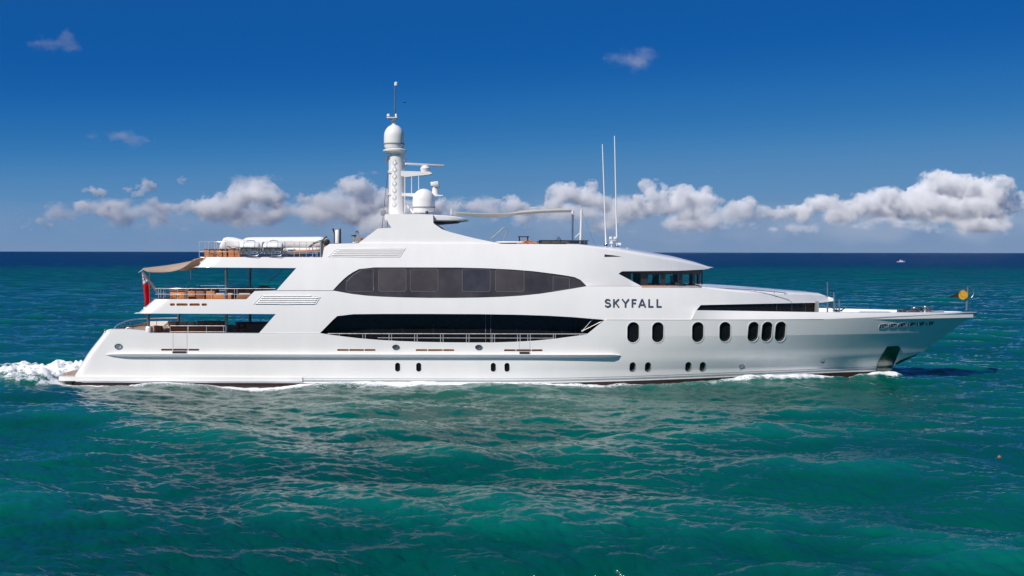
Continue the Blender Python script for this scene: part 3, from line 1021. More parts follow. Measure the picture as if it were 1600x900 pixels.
# --- upper deck house side (with the sun deck band and the wheelhouse brow)
shoulder = [(905, 383.2), (960, 391.5), (1010, 400.5), (1060, 409.5), (1095, 415.5), (1108, 418.3)]
up_loop = [S(x, y, hb_upper) for x, y in densify([(292, 418.5), (463, 419.3), (432, 454.2), (520, 454.2)], 6, False)]
up_loop += [S(x, y, hb_upper) for x, y in densify(win_up_up, 6, False)][1:]
up_loop += [S(x, y, hb_upper) for x, y in densify([(917, 446.8), (1003, 447.1), (966.5, 427.5), (972, 423.6), (1060, 422.6), (1100, 420.6), (1109, 419.2)], 6, False)][1:]
up_loop += [S(x, y, hb_upper) for x, y in densify(shoulder[::-1] + [(905, 381.6), (785, 381), (560, 380.4), (515, 381.5), (506.5, 387), (503.5, 402.4), (311, 402.4)], 6, False)]
up_loop += [(interp(z, AFT) + 0.004, z) for z in np.linspace(7.93, 7.40, 6)]
upper_house = shell('upper_deck_house', [up_loop], hb_upper, [M['white'], M['white']], yacht, edge=0.14, res=(0.38, 0.24))
part('aft_bulwark', lambda bm: closing(bm, hb_upper, [(interp(z, AFT), z) for z in np.linspace(7.38, 7.96, 5)]), M['white'], upper_house)

def roof(bm, edge, crown, hb, n=10):
    """crowned roof from the near shoulder over the centre line to the far one; edge: (X, Z); crown: Z(X)"""
    rows = []
    for x, z in edge:
        w = hb(x, z) - 0.01
        zc = max(crown(x), z + 0.01)
        row = []
        for i in range(2 * n + 1):
            a = math.pi * i / (2 * n)
            row.append(bm.verts.new((x, -w * math.cos(a), z + (zc - z) * math.sin(a) ** 0.8)))
        rows.append(row)
    for a, b in zip(rows, rows[1:]):
        for i in range(2 * n): bm.faces.new((a[i], b[i], b[i + 1], a[i + 1]))
cr = [W(x, y, 0) for x, y in ((880, 379.2), (905, 380.3), (970, 385.8), (1050, 399.6), (1085, 408.6), (1108, 416.4), (1112, 418))]
edge = [S(x, y, hb_upper) for x, y in densify(shoulder, 8, False)] + [(13.42, 7.36)]
edge = [(max(edge[0][0] - 0.8, 3.0), edge[0][1])] + edge
part('wheelhouse_roof', lambda bm: roof(bm, edge, lambda x: interp(x, cr), hb_upper), M['white'], upper_house)
def brow_soffit(bm):
    pts = [S(x, y, hb_upper) for x, y in densify([(955, 424.3), (1060, 422.8), (1100, 420.9), (1109, 419.3)], 8, False)]
    a = [bm.verts.new((x, -hb_upper(x, z) + 0.03, z + 0.01)) for x, z in pts]
    b = [bm.verts.new((x, hb_upper(x, z) - 0.03, z + 0.01)) for x, z in pts]
    for i in range(len(a) - 1): bm.faces.new((a[i], a[i + 1], b[i + 1], b[i]))
part('brow_soffit', brow_soffit, M['gel'], upper_house)

crt = [W(x, y, 0) for x, y in ((1000, 442), (1100, 443.3), (1150, 446), (1200, 450), (1250, 454), (1280, 457.2), (1292, 462), (1300, 469))]
def ledge(bm, s):
    prev = None
    for x, z in [S(x, y, hb_main) for x, y in densify([(990, 449.0), (1003, 449.2), (1100, 449.5), (1104, 449.6)], 8, False)]:
        q = [bm.verts.new((x, s * hb_main(x, z), z)), bm.verts.new((x, s * max(0.0, hb_wheel(x, z) - 0.04), z + 0.06))]
        if prev: bm.faces.new((prev[0], prev[1], q[1], q[0]))
        prev = q
both('wheelhouse_ledge', ledge, M['white'], main_house)
edge = [S(x, y, hb_main) for x, y in densify([(1097, 449.4), (1100, 449.5), (1150, 456), (1200, 459), (1262, 460.5), (1291, 464)], 8, False)] + [(21.38, 5.31)]
part('foredeck_house_roof', lambda bm: roof(bm, edge, lambda x: interp(x, crt), hb_main), M['white'], main_house)
def tip_soffit(bm):
    pts = [S(x, y, hb_main) for x, y in densify([(1088, 476.6), (1190, 474.2), (1285, 472.2), (1295, 470.7)], 10, False)] + [(21.4, 5.12)]
    a = [bm.verts.new((x, -hb_main(x, z) + 0.02, z + 0.012)) for x, z in pts]
    b = [bm.verts.new((x, hb_main(x, z) - 0.02, z + 0.012)) for x, z in pts]
    for i in range(len(a) - 1): bm.faces.new((a[i], a[i + 1], b[i + 1], b[i]))
part('foredeck_house_soffit', tip_soffit, M['gel'], main_house)

# --- seam lines
def seam_line(name, pts, hb, mat, parent, r=0.014):
    q = [S(x, y, hb) for x, y in densify(pts, 12, False)]
    return part(name, lambda bm: tube(bm, [(x, -(hb(x, z) - 0.002), z) for x, z in q], r, 6), mat, parent)
seam_line('seam', [(408, 521.2), (498, 521.2)], hb_main, M['seam'], main_house, 0.012)
seam_line('seam', [(435, 454.4), (519, 454.4)], hb_main, M['seam'], main_house, 0.014)
seam_line('seam', [(918, 447.2), (1001, 447.4)], hb_upper, M['seam'], upper_house, 0.03)
seam_line('seam', [(948, 499.5), (1078, 499.5)], hb_hull, M['seam'], hull, 0.014)
seam_line('seam', [(1078, 499.3), (1180, 499.0), (1287, 498.2)], hb_hull, M['seam'], hull, 0.014)

# --- louvred intakes
for lv, pr in (('upper', upper_house), ('lower', main_house)):
    pts, hb = LOUV[lv]
    lp = [S(x, y, hb) for x, y in densify(pts, 9)]
    lo = shell('louvre', [lp], hb, [M['gel'], M['gel']], yacht, off=0.006, edge=0.02, res=(0.4, 0.2), mirror=False)
    shell('louvre_frame', [grow(lp, 0.04), grow(lp, -0.015)], hb, [M['white'], M['white']], lo, off=0.03, edge=0.05, res=None, mirror=False)
    ys = [min(p[1] for p in pts) + 1.6 + k * 3.0 for k in range(4 if lv == 'upper' else 5)]
    def slats(bm):
        for y in ys:
            hit = []
            n = len(pts)
            for i in range(n):
                (xa, ya), (xb, yb) = pts[i], pts[(i + 1) % n]
                if (ya - y) * (yb - y) < 0: hit.append(xa + (xb - xa) * (y - ya) / (yb - ya))
            if len(hit) < 2: continue
            a, b = min(hit) + 2, max(hit) - 2
            prev = None
            for x in np.linspace(a, b, 14):
                X, Z = S(x, y, hb)
                w = hb(X, Z)
                q = [bm.verts.new((X, -(w + 0.005), Z + 0.045)), bm.verts.new((X, -(w + 0.075), Z - 0.02)), bm.verts.new((X, -(w + 0.06), Z - 0.035)), bm.verts.new((X, -(w + 0.002), Z + 0.015))]
                if prev:
                    for i in range(4): bm.faces.new((prev[i], q[i], q[(i + 1) % 4], prev[(i + 1) % 4]))
                else: bm.faces.new(q)
                prev = q
            bm.faces.new(prev[::-1])
    part('louvre_slats', slats, M['white'], lo, smooth=False)

# --- upper window band
ub = [S(x, y, hb_upper) for x, y in densify(win_up_up + win_up_lo[::-1][1:-1], 7)]
wb = shell('window_band', [grow(ub, 0.03)], hb_upper, [M['glass_band'], M['glass_band']], yacht, off=-0.06, edge=0.02, res=(0.5, 0.3))
PANES = [(583.5, 541), (591.5, 634.5), (641, 684.5), (722.5, 766), (774.5, 819), (864, 890)]
for i, (a, b) in enumerate(PANES):
    if i == 0:
        q = smooth_poly([(541, 440.5), (553, 429), (566, 421)], 2) + [(583, 420.5), (583.5, 454), (581.5, 455.8), (543, 455.8), (540.5, 454)]
    elif i == 5:
        q = [(864.5, 432), (888, 434.5), (890, 436), (890, 451), (867, 454.6), (864, 453)]
    else:
        q = rrect(a, 420.6 if i < 4 else 421.2, b, 455.8, 3.0, 3)
    lp = [S(x, y, hb_upper) for x, y in densify(q, 8)]
    pn = shell('pane', [lp], hb_upper, [M['pane%d' % i], M['pane%d' % i]], wb, off=-0.052, edge=0.01, res=(0.5, 0.3), mirror=False)
    part('pane_gasket', lambda bm: [tube(bm, [(x, -(hb_upper(x, z) - 0.052), z) for x, z in lp + lp[:1]], 0.011, 6)], M['frame'], wb)

# --- main saloon windows set back behind the side deck
def saloon(bm, s):
    x0, x1 = W(490, 521, -3.4)[0], W(958, 500, -3.4)[0]
    for s in (s,):
        prev = None
        for x in np.linspace(x0, x1, 40):
            w = hb_hull(x, 3.9) - 0.95
            q = [bm.verts.new((x, s * w, 2.3)), bm.verts.new((x, s * w, 4.5))]
            if prev: bm.faces.new((prev[0], prev[1], q[1], q[0]))
            prev = q
sal = both('saloon_window', saloon, M['glass_dark'], yacht)
for px in (580, 628.5, 677, 759, 767, 807, 853, 878, 900):
    x, _ = W(px, 505, -3.45)
    w = hb_hull(x, 3.9) - 0.95
    part('window_joint', lambda bm: tube(bm, [(x, -w - 0.01, 2.3), (x, -w - 0.01, 4.45)], 0.014, 6), M['grey'] if px in (759, 767) else M['dark'], sal)
def side_deck(bm, s):
    x0, x1 = W(486, 521, -4)[0], W(962, 500, -4)[0]
    for s in (s,):
        prev = None
        for x in np.linspace(x0, x1, 40):
            w = hb_hull(x, 3.0) - 0.10
            q = [bm.verts.new((x, s * w, 2.42)), bm.verts.new((x, s * (w - 1.0), 2.42))]
            if prev: bm.faces.new((prev[0], prev[1], q[1], q[0]))
            prev = q
both('side_deck', side_deck, M['teak_deck'], main_house)
def recess_end(bm, s):
    x = W(s, 510, -4)[0]
    box(bm, (x, -(hb_hull(x, 3.9) - 0.6), 3.4), (0.06, 0.9, 2.2))
for px in (492, 955):
    part('recess_wall', lambda bm: recess_end(bm, px), M['dark'], main_house)
# struts at the forward end of the recess
def strut(bm):
    a, b, c = P(910, 517, -4.1), P(927, 497.5, -4.15), P(943, 500.5, -4.2)
    tube(bm, [a, b], 0.022, 8); tube(bm, [a, c], 0.018, 8)
    lathe(bm, [(0.05, -0.03), (0.07, 0), (0.05, 0.03)], a, 10, 'Y')
part('door_stay', strut, M['rail'], main_house)

# --- foredeck slit window
def slit(bm):
    for s in (-1, 1):
        prev = None
        for x in np.linspace(W(1084, 480, -4)[0], W(1284, 480, -2.6)[0], 40):
            w = min(hb_main(x, 5.1) - 0.10, hb_hull(x, 4.4) - 0.15)
            q = [bm.verts.new((x, s * w, 4.25)), bm.verts.new((x, s * w, 5.15))]
            if prev: bm.faces.new((prev[0], prev[1], q[1], q[0]))
            prev = q
        e = prev
        if s == -1: first = e
        else: bm.faces.new((first[0], first[1], e[1], e[0]))
fs = part('foredeck_window', slit, M['glass_dark'], yacht)
for px in (1216, 1243, 1268):
    x = W(px, 480, -2.8)[0]
    w = min(hb_main(x, 5.1) - 0.10, hb_hull(x, 4.4) - 0.15)
    part('window_frame', lambda bm: box(bm, (x, -w - 0.02, 4.75), (0.05, 0.03, 0.8)), M['dark'], fs)
def house_front(bm):
    x = W(1284, 480, -2.6)[0]
    box(bm, (x + 0.05, 0, 4.72), (0.06, 3.2, 0.9))
part('house_front', house_front, M['grey'], main_house)
def front_stairs(bm):
    x, y = W(1300, 480, -1.6)[0], -1.6
    tube(bm, [(x - 0.2, y, 5.0), (x + 0.5, y, 4.3)], 0.05, 8)
    tube(bm, [(x + 0.2, y, 4.35), (x + 0.9, y, 4.75)], 0.035, 8)
    box(bm, (x + 0.45, y + 0.3, 4.55), (0.5, 0.5, 0.08))
part('deck_ladder', front_stairs, M['dark'], main_house)
def trunk_rail(bm):
    pts = [P(x, y, yy) for x, y, yy in ((1094, 448.2, -3.4), (1120, 449.6, -3.3), (1150, 450.9, -3.1), (1180, 452.6, -2.9), (1210, 455.2, -2.6), (1226, 456.8, -2.4), (1230, 459.0, -2.4))]
    tube(bm, pts, 0.022, 8)
    for p in pts[:-1]:
        tube(bm, [p, p + Vector((0, 0.05, -0.14))], 0.015, 6)
part('grab_rail', trunk_rail, M['satin'], main_house)

# --- decks
def deck(bm, z0, z1, x0, x1, hb, zref, mar=0.07, bow=0.3, n=46):
    L, R = [], []
    for x in np.linspace(x0, x1, n):
        w = max(0.02, hb(x, zref) - mar)
        L.append((x, -w)); R.append((x, w))
    loop = L + R[::-1]
    a = [bm.verts.new((x, y, z1)) for x, y in loop]
    b = [bm.verts.new((x, y, z0)) for x, y in loop]
    m = len(L)
    for i in range(m - 1):
        f = bm.faces.new((a[i], a[i + 1], a[2 * m - 2 - i], a[2 * m - 1 - i])); f.material_index = 0
        f = bm.faces.new((b[i], b[2 * m - 1 - i], b[2 * m - 2 - i], b[i + 1])); f.material_index = 1
    for i in range(2 * m):
        f = bm.faces.new((a[i], b[i], b[(i + 1) % (2 * m)], a[(i + 1) % (2 * m)])); f.material_index = 1
part('main_deck', lambda bm: deck(bm, 2.25, 2.50, -25.9, -14.0, hb_hull, 2.4, 0.13), [M['teak_deck'], M['gel']], yacht, smooth=False)
part('upper_deck', lambda bm: deck(bm, 4.46, 4.80, -23.6, 9.0, hb_main, 4.7, 0.10), [M['teak_deck'], M['gel']], yacht, smooth=False)
part('sun_deck', lambda bm: deck(bm, 7.37, 7.72, -20.2, 6.5, hb_upper, 7.6, 0.12), [M['teak_deck'], M['gel']], yacht, smooth=False)
part('foredeck', lambda bm: deck(bm, 4.05, 4.30, 11.5, 30.75, hb_hull, 4.3, 0.02, n=60), [M['gel'], M['gel']], yacht, smooth=False)
part('aft_deck_edge', lambda bm: deck(bm, 2.95, 3.16, -26.05, -23.0, hb_hull, 3.1, 0.09, n=24), [M['teak_deck'], M['gel']], yacht, smooth=False)
def coaming(bm, s):
    """thin upstand round the foredeck"""
    for s in (s,):
        prev = None
        for x, z in sheer[2:] + [(lerp(sheer[-1][0], tip[0], 0.6), lerp(sheer[-1][1], tip[1], 0.6)), (tip[0] - 0.02, tip[1])]:
            w = max(0.01, hb_hull(x, z))
            q = [bm.verts.new((x, s * w, z + 0.002)), bm.verts.new((x, s * (max(0.0, w - 0.16)), z + 0.02)), bm.verts.new((x, s * max(0.0, w - 0.20), 4.25))]
            if prev:
                for i in range(2): bm.faces.new((prev[i], q[i], q[i + 1], prev[i + 1]))
            prev = q
both('foredeck_cap', coaming, M['white'], hull)
def aft_cap(bm, s):
    for s in (s,):
        prev = None
        for x, z in top_aft[1:]:
            w = hb_hull(x, z)
            q = [bm.verts.new((x, s * (w + 0.012), z + 0.004)), bm.verts.new((x, s * (w - 0.17), z + 0.010)), bm.verts.new((x, s * (w - 0.17), z - 0.8)),]
            if prev:
                for i in range(2): bm.faces.new((prev[i], q[i], q[i + 1], prev[i + 1]))
            prev = q
both('bulwark_cap', aft_cap, M['white'], hull)
def sundeck_front(bm):
    x = S(905, 383, hb_upper)[0] - 0.9
    w = hb_upper(x, 8.2) - 0.2
    box(bm, (x, 0, 8.2), (0.1, 2 * w, 1.15))
part('sun_deck_front_wall', sundeck_front, M['white'], upper_house)
def bulkheads(bm):
    w = 3.9
    box(bm, (W(436, 500, -4)[0] + 1.2, 0, 3.4), (0.12, 2 * w, 2.05))
part('aft_bulkhead', bulkheads, M['white'], main_house)
part('saloon_door', lambda bm: box(bm, (W(436, 500, -4)[0] + 1.1, 0, 3.35), (0.06, 4.2, 1.9)), M['glass_dark'], main_house)
part('aft_bulkhead', lambda bm: box(bm, (W(466, 430, -4)[0] + 1.2, 0, 6.1), (0.12, 7.4, 2.5)), M['white'], upper_house)
part('saloon_door', lambda bm: box(bm, (W(466, 430, -4)[0] + 1.1, 0, 6.0), (0.06, 4.0, 2.2)), M['glass_dark'], upper_house)

# --- wheelhouse
wl_out = [(6.0, 6.0), (6.0, 7.32)] + [(x, 7.32) for x in np.linspace(6.4, 12.7, 22)] + [(12.74, z) for z in (7.1, 6.8, 6.5, 6.2)] + [(x, 6.0) for x in np.linspace(12.7, 6.4, 22)]
pane_px = [(986, 1001, 427, 444), (1013, 1032, 428.5, 444.5), (1040, 1060, 428, 444.5), (1066.5, 1082, 428, 444.5), (1086, 1091, 428, 444.5), (1093.5, 1096.5, 427, 445)]
wh_holes = [[S(x, y, hb_wheel) for x, y in densify(rrect(a, c, b, d, 1.2, 2), 5)] for a, b, c, d in pane_px]
whs = shell('wheelhouse_window', [wl_out] + wh_holes, hb_wheel, [M['dark'], M['dark']], yacht, edge=0.06, res=(0.3, 0.25), far_holes=True)
for lp in wh_holes:
    shell('pane', [grow(lp, 0.02)], hb_wheel, [M['pane'], M['pane']], whs, off=-0.03, edge=0.0, res=None)
def wh_floor(bm):
    box(bm, (8.9, 0, 5.17), (6.4, 5.6, 0.06))
    box(bm, (5.95, 0, 6.2), (0.1, 6.0, 2.0))
part('wheelhouse_interior', wh_floor, M['carpet'], upper_house)
def console(bm):
    box(bm, (11.0, 0, 5.7), (0.8, 3.0, 1.0)); box(bm, (10.9, 0, 6.25), (0.5, 2.8, 0.14), Matrix.Rotation(0.35, 3, 'Y'))
    box(bm, (7.6, 0.9, 5.65), (1.2, 0.7, 0.9))
part('helm_console', console, M['dark'], upper_house, bevel=0.03)
def wipers(bm):
    for px in (1009, 1036, 1063):
        x, z = S(px, 425, hb_wheel)
        w = hb_wheel(x, z)
        tube(bm, [(x, -w - 0.03, z), (x + 0.12, -w - 0.04, z - 0.5)], 0.012, 6)
part('window_wiper', wipers, M['dark'], whs)
def sill(bm):
    q = [S(x, y, hb_upper) for x, y in densify([(1003, 448.2), (1098, 448.6)], 8, False)]
    tube(bm, [(x, -(max(0.1, hb_wheel(x, z)) + 0.10), z + 0.05) for x, z in q], 0.06, 8)
part('window_sill', sill, M['teak'], whs)
def tri(bm):
    q = [S(x, y, hb_upper) for x, y in ((944.5, 397.2), (958, 398.6), (971, 400.8), (944.5, 401.2))]
    prism_pts = [bm.verts.new((x, -(hb_upper(x, z) + 0.012), z)) for x, z in q]
    bm.faces.new(prism_pts)
    r = bmesh.ops.extrude_face_region(bm, geom=bm.faces[:])
    bmesh.ops.translate(bm, verts=[v for v in r['geom'] if isinstance(v, bmesh.types.BMVert)], vec=(0, 0.05, 0))
part('side_light', tri, M['dark'], upper_house, smooth=False)

# --- name on the side
def letter(ch, x0, w, y0, y1):
    H = y1 - y0
    th = 2.5
    L = []
    def st(a, b): L.append((a, b))
    if ch == 'K': st((0.12, 0), (0.12, 1)); st((0.95, 0), (0.16, 0.58)); st((0.38, 0.42), (0.95, 1))
    if ch == 'Y': st((0.0, 0), (0.5, 0.52)); st((1.0, 0), (0.5, 0.52)); st((0.5, 0.48), (0.5, 1))
    if ch == 'F': st((0.12, 0), (0.12, 1)); st((0.05, 0.09), (0.95, 0.09)); st((0.1, 0.5), (0.82, 0.5))
    if ch == 'A': st((0.5, 0.0), (0.02, 1)); st((0.5, 0.0), (0.98, 1)); st((0.2, 0.70), (0.8, 0.70))
    if ch == 'L': st((0.12, 0), (0.12, 1)); st((0.05, 0.91), (0.95, 0.91))
    segs = [((x0 + a[0] * w, y0 + a[1] * H), (x0 + b[0] * w, y0 + b[1] * H)) for a, b in L]
    if ch == 'S':
        pts = []
        for a in np.linspace(-20, -262, 14):
            pts.append((0.5 + 0.42 * math.cos(math.radians(a)), 0.265 + 0.20 * math.sin(math.radians(a))))
        for a in np.linspace(-78, 160, 14):
            pts.append((0.5 + 0.46 * math.cos(math.radians(a)), 0.70 + 0.225 * math.sin(math.radians(a))))
        pts = [(x0 + x * w, y0 + y * H) for x, y in pts]
        segs = list(zip(pts, pts[1:]))
    return segs, th
def letter_mesh(bm, ch, x0, w):
    segs, th = letter(ch, x0, w, 467.0, 480.0)
    for k, (a, b) in enumerate(segs):
        d = math.hypot(b[0] - a[0], b[1] - a[1])
        e = 0.0 if ch != 'S' else 0.5
        ux, uy = (b[0] - a[0]) / d, (b[1] - a[1]) / d
        a = (a[0] - ux * e, a[1] - uy * e); b = (b[0] + ux * e, b[1] + uy * e)
        q = [(a[0] - uy * th / 2, a[1] + ux * th / 2), (b[0] - uy * th / 2, b[1] + ux * th / 2), (b[0] + uy * th / 2, b[1] - ux * th / 2), (a[0] + uy * th / 2, a[1] - ux * th / 2)]
        wq = [S(x, y, hb_main) for x, y in q]
        o = 0.030 + 0.002 * (k % 4)
        f1 = [bm.verts.new((x, -(hb_main(x, z) + o), z)) for x, z in wq]
        f0 = [bm.verts.new((x, -(hb_main(x, z) - 0.01), z)) for x, z in wq]
        bm.faces.new(f1); bm.faces.new(f0[::-1])
        for i in range(4): bm.faces.new((f1[i], f0[i], f0[(i + 1) % 4], f1[(i + 1) % 4]))
sign = thing('name_lettering', (0, 0, 0), None, None)
sign.parent = yacht
for ch, x0, w in (('S', 945.5, 8.2), ('K', 958.0, 9.5), ('Y', 972.0, 10.6), ('F', 987.2, 7.6), ('A', 998.0, 10.6), ('L', 1013.2, 8.0), ('L', 1026.0, 8.0)):
    part('letter', lambda bm: letter_mesh(bm, ch, x0, w), M['letter'], sign, smooth=False)
# ------------------------------------------------------------------ rails, mast, awnings: fittings of the yacht
def railing(name, pts, heights, post_at, parent, r=0.022, rp=0.018, top_r=None, mat=None):
    """pts: base line; rails at the given heights, posts as sub-parts at the given fractions"""
    mat = mat or M['rail']
    pts = [Vector(p) for p in pts]
    seg = [0.0]
    for a, b in zip(pts, pts[1:]): seg.append(seg[-1] + (b - a).length)
    def at(f):
        d = f * seg[-1]
        for i in range(len(pts) - 1):
            if d <= seg[i + 1] + 1e-6:
                return pts[i].lerp(pts[i + 1], (d - seg[i]) / max(1e-6, seg[i + 1] - seg[i]))
        return pts[-1]
    def first(bm):
        h = heights[0]
        tube(bm, [p + Vector((0, 0, h)) for p in pts], top_r or r, 8)
    o = part(name, first, mat, parent)
    for h in heights[1:]:
        part('mid_rail', lambda bm: tube(bm, [p + Vector((0, 0, h)) for p in pts], r * 0.8, 6), mat, o)
    for f in post_at:
        p = at(f)
        part('railing_post', lambda bm: tube(bm, [p, p + Vector((0, 0, heights[0]))], rp, 6), mat, o)
    return o

def side_pts(px0, px1, py, hb, inb=0.08, n=10, s=-1):
    o = []
    for px in np.linspace(px0, px1, n):
        x, z = S(px, py, hb)
        o.append(Vector((x, s * (hb(x, z) - inb), z)))
    return o

# side-deck rail in front of the saloon windows
q = [S(px, 521.8, hb_hull) for px in np.linspace(512, 922, 30)]
rail_pts = [Vector((x, -(hb_hull(x, z) - 0.06), z)) for x, z in q]
rl = part('side_deck_railing', lambda bm: tube(bm, rail_pts, 0.026, 8), M['rail'], yacht)
q2 = [S(px, 528.3, hb_hull) for px in np.linspace(590, 865, 24)]
part('mid_rail', lambda bm: tube(bm, [Vector((x, -(hb_hull(x, z) - 0.06), z)) for x, z in q2], 0.018, 6), M['rail'], rl)
arc_y = lambda px: interp(px, sorted(win_main_lo))
for px in (530, 567, 571, 608, 612, 648, 652, 688.5, 692.5, 729, 733, 769, 773, 809, 813, 825, 829, 865, 868, 906):
    a, b = S(px, 521.8, hb_hull), S(px, arc_y(px) + 1.0, hb_hull)
    if a[1] - b[1] < 0.05: continue
    part('railing_post', lambda bm: tube(bm, [(a[0], -(hb_hull(*a) - 0.06), a[1]), (b[0], -(hb_hull(*b) - 0.06), b[1])], 0.02, 6), M['rail'], rl)

# main deck aft
zb = W(300, 521, -4.2)[1]
railing('aft_deck_railing', [P(px, 521, -4.05) for px in (266, 300, 352)], [0.45, 0.08], (0, 0.32, 0.33, 0.66, 0.97), yacht, 0.020)
stern = [(-24.0, 4.0), (-25.0, 3.9), (-25.9, 3.5), (-26.6, 2.6), (-26.95, 1.3), (-27.05, 0.0), (-26.95, -1.3), (-26.6, -2.4), (-26.1, -3.1)]
stern = smooth_poly(stern, 1)
zr = [0.62 - 0.40 * ss(-y, -2.4, 3.1) for x, y in stern]
base = [Vector((max(x + 0.9, -26.2), y, 3.1)) for x, y in stern]
srl = part('stern_railing', lambda bm: tube(bm, [Vector((max(x + 0.9, -26.2), y, 3.08 + h)) for (x, y), h in zip(stern, zr)], 0.035, 8), M['rail'], yacht)
for k in range(0, len(stern), 2):
    p = base[k]; h = zr[k]
    part('railing_post', lambda bm: tube(bm, [p, p + Vector((0, 0, h))], 0.022, 6), M['steel'], srl)
railing('aft_deck_railing', [(-23.2, 4.0, 3.2), (-16.2, 4.15, 3.2)], [0.52], (0, .2, .4, .6, .8, 1), yacht, 0.018)
part('mooring_cleat', lambda bm: (tube(bm, [P(196, 515, -4.0), P(199, 512.8, -4.0), P(206, 512.8, -4.0), P(210, 515, -4.0)], 0.035, 8)), M['steel'], yacht)
part('mooring_cleat', lambda bm: lathe(bm, [(0.10, 0), (0.06, 0.05), (0.06, 0.12), (0.11, 0.16), (0.05, 0.18)], P(165, 519.5, -3.9), 14), M['steel'], yacht)

def column(px, z0, z1, y, base_z=None):
    x = W(px, 480, -3.4)[0]
    o = part('deck_column', lambda bm: lathe(bm, [(0.12, z0), (0.095, z0 + 0.06), (0.095, z1 - 0.05), (0.12, z1)], (x, y, 0), 18), M['satin'], yacht)
for px in (232.5, 354):
    for y in (-3.45, 3.45): column(px, 2.5, 4.46, y)
for y in (-3.45, 3.45): column(354, 4.80, 7.37, y)
part('column_base', lambda bm: lathe(bm, [(0.20, 3.16), (0.20, 3.5), (0.15, 3.58), (0.02, 3.6)], (W(232.5, 510, -3.45)[0], -3.45, 0), 18), M['white'], yacht)

# upper deck aft
aft = [Vector((-22.55 + 0.0, y, 5.38)) for y in (2.6,)]
curve = smooth_poly([(-16.0, 4.05), (-21.0, 3.95), (-22.3, 3.6), (-22.95, 2.4), (-23.1, 0.0), (-22.95, -2.4), (-22.3, -3.5), (-21.2, -3.92)], 2)
railing('upper_deck_railing', [Vector((x, y, 5.34)) for x, y in curve], [0.64, 0.30], [i / 13 for i in range(14)], yacht, 0.020)
railing('upper_deck_railing', side_pts(242, 430, 468.0, hb_main, 0.10), [0.66, 0.30], (0.30, 0.315, 0.50, 0.68, 0.70), yacht, 0.020)

# sun deck aft
curve = smooth_poly([(-13.5, 3.2), (-18.6, 3.1), (-19.3, 2.6), (-19.55, 0.0), (-19.3, -2.5), (-18.9, -3.0)], 2)
railing('sun_deck_railing', [Vector((x, y, 7.95)) for x, y in curve], [0.98, 0.62, 0.30], [i / 11 for i in range(12)], yacht, 0.018)
railing('sun_deck_railing', side_pts(310, 372, 402.4, hb_upper, 0.22), [0.98, 0.34], (0, 0.18, 0.36, 0.55, 0.75, 1), yacht, 0.018)
railing('sun_deck_railing', side_pts(414, 500, 402.4, hb_upper, 0.20), [0.98, 0.62, 0.34], (0.02, 0.14, 0.34, 0.36, 0.52, 0.62, 0.74, 0.86, 0.92, 1), yacht, 0.018)

# --- mast arch and hardtop
arch_px = [(560, 380.8), (566, 376), (590, 357.3), (611.5, 356), (606.5, 349), (602, 337), (604, 334.6), (676, 335.5), (677, 349), (690, 358), (704, 363), (740, 372), (786, 381.6)]
ap = [W(x, y, -2.9) for x, y in arch_px]
arch = part('mast_arch', lambda bm: prism(bm, ap, -3.05, -2.55), M['white'], yacht, bevel=0.09, seg=3)
part('mast_arch', lambda bm: prism(bm, ap, 2.55, 3.05), M['white'], yacht, bevel=0.09, seg=3)
for o_ in [q for q in bpy.data.objects if q.name.startswith('mast_arch')]:
    for v in o_.data.vertices:                      # the legs lean inboard
        v.co.y -= math.copysign(0.20 * (v.co.z - 8.9), v.co.y)
    o_.data.update()
low = [W(x, y, -2.9) for x, y in [(563, 380.8), (592, 358.5), (612, 357.2), (660, 358), (700, 367), (735, 380.8)]]
part('arch_house', lambda bm: prism(bm, low, -2.5, 2.5), M['white'], yacht, bevel=0.1, seg=3)
def hardtop(bm):
    rows = []
    prof = [(603.5, 335.0, 346.0), (612, 334.4, 347.2), (640, 334.7, 347.0), (672, 335.2, 346.6), (700, 336.6, 346.4), (720, 339.4, 345.4), (730, 342.0, 343.8)]
    for i, (px, yt, yb) in enumerate(prof):
        x, zt = W(px, yt, -1.5); _, zb_ = W(px, yb, -1.5)
        w = (2.35, 2.4, 2.4, 2.42, 2.42, 2.3, 1.9)[i]
        ring = []
        for a in np.linspace(0, 2 * math.pi, 33)[:-1]:
            cy_ = math.copysign(abs(math.cos(a)) ** 0.35, math.cos(a)); sz = math.copysign(abs(math.sin(a)) ** 0.3, math.sin(a))
            ring.append(bm.verts.new((x, w * cy_, (zt + zb_) / 2 + (zt - zb_) / 2 * sz)))
        rows.append(ring)
    for a, b in zip(rows, rows[1:]):
        for k in range(32): bm.faces.new((a[k], a[(k + 1) % 32], b[(k + 1) % 32], b[k]))
    bm.faces.new(rows[0]); bm.faces.new(rows[-1])
top = part('hardtop', hardtop, M['white'], yacht)
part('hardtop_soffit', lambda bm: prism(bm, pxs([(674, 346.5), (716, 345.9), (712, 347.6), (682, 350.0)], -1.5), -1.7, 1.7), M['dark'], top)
part('hardtop_light', lambda bm: lathe(bm, [(0.06, 0), (0.10, 0.04), (0.10, 0.14), (0.05, 0.2)], P(667, 334.5, -2.2), 12), M['dark'], top)

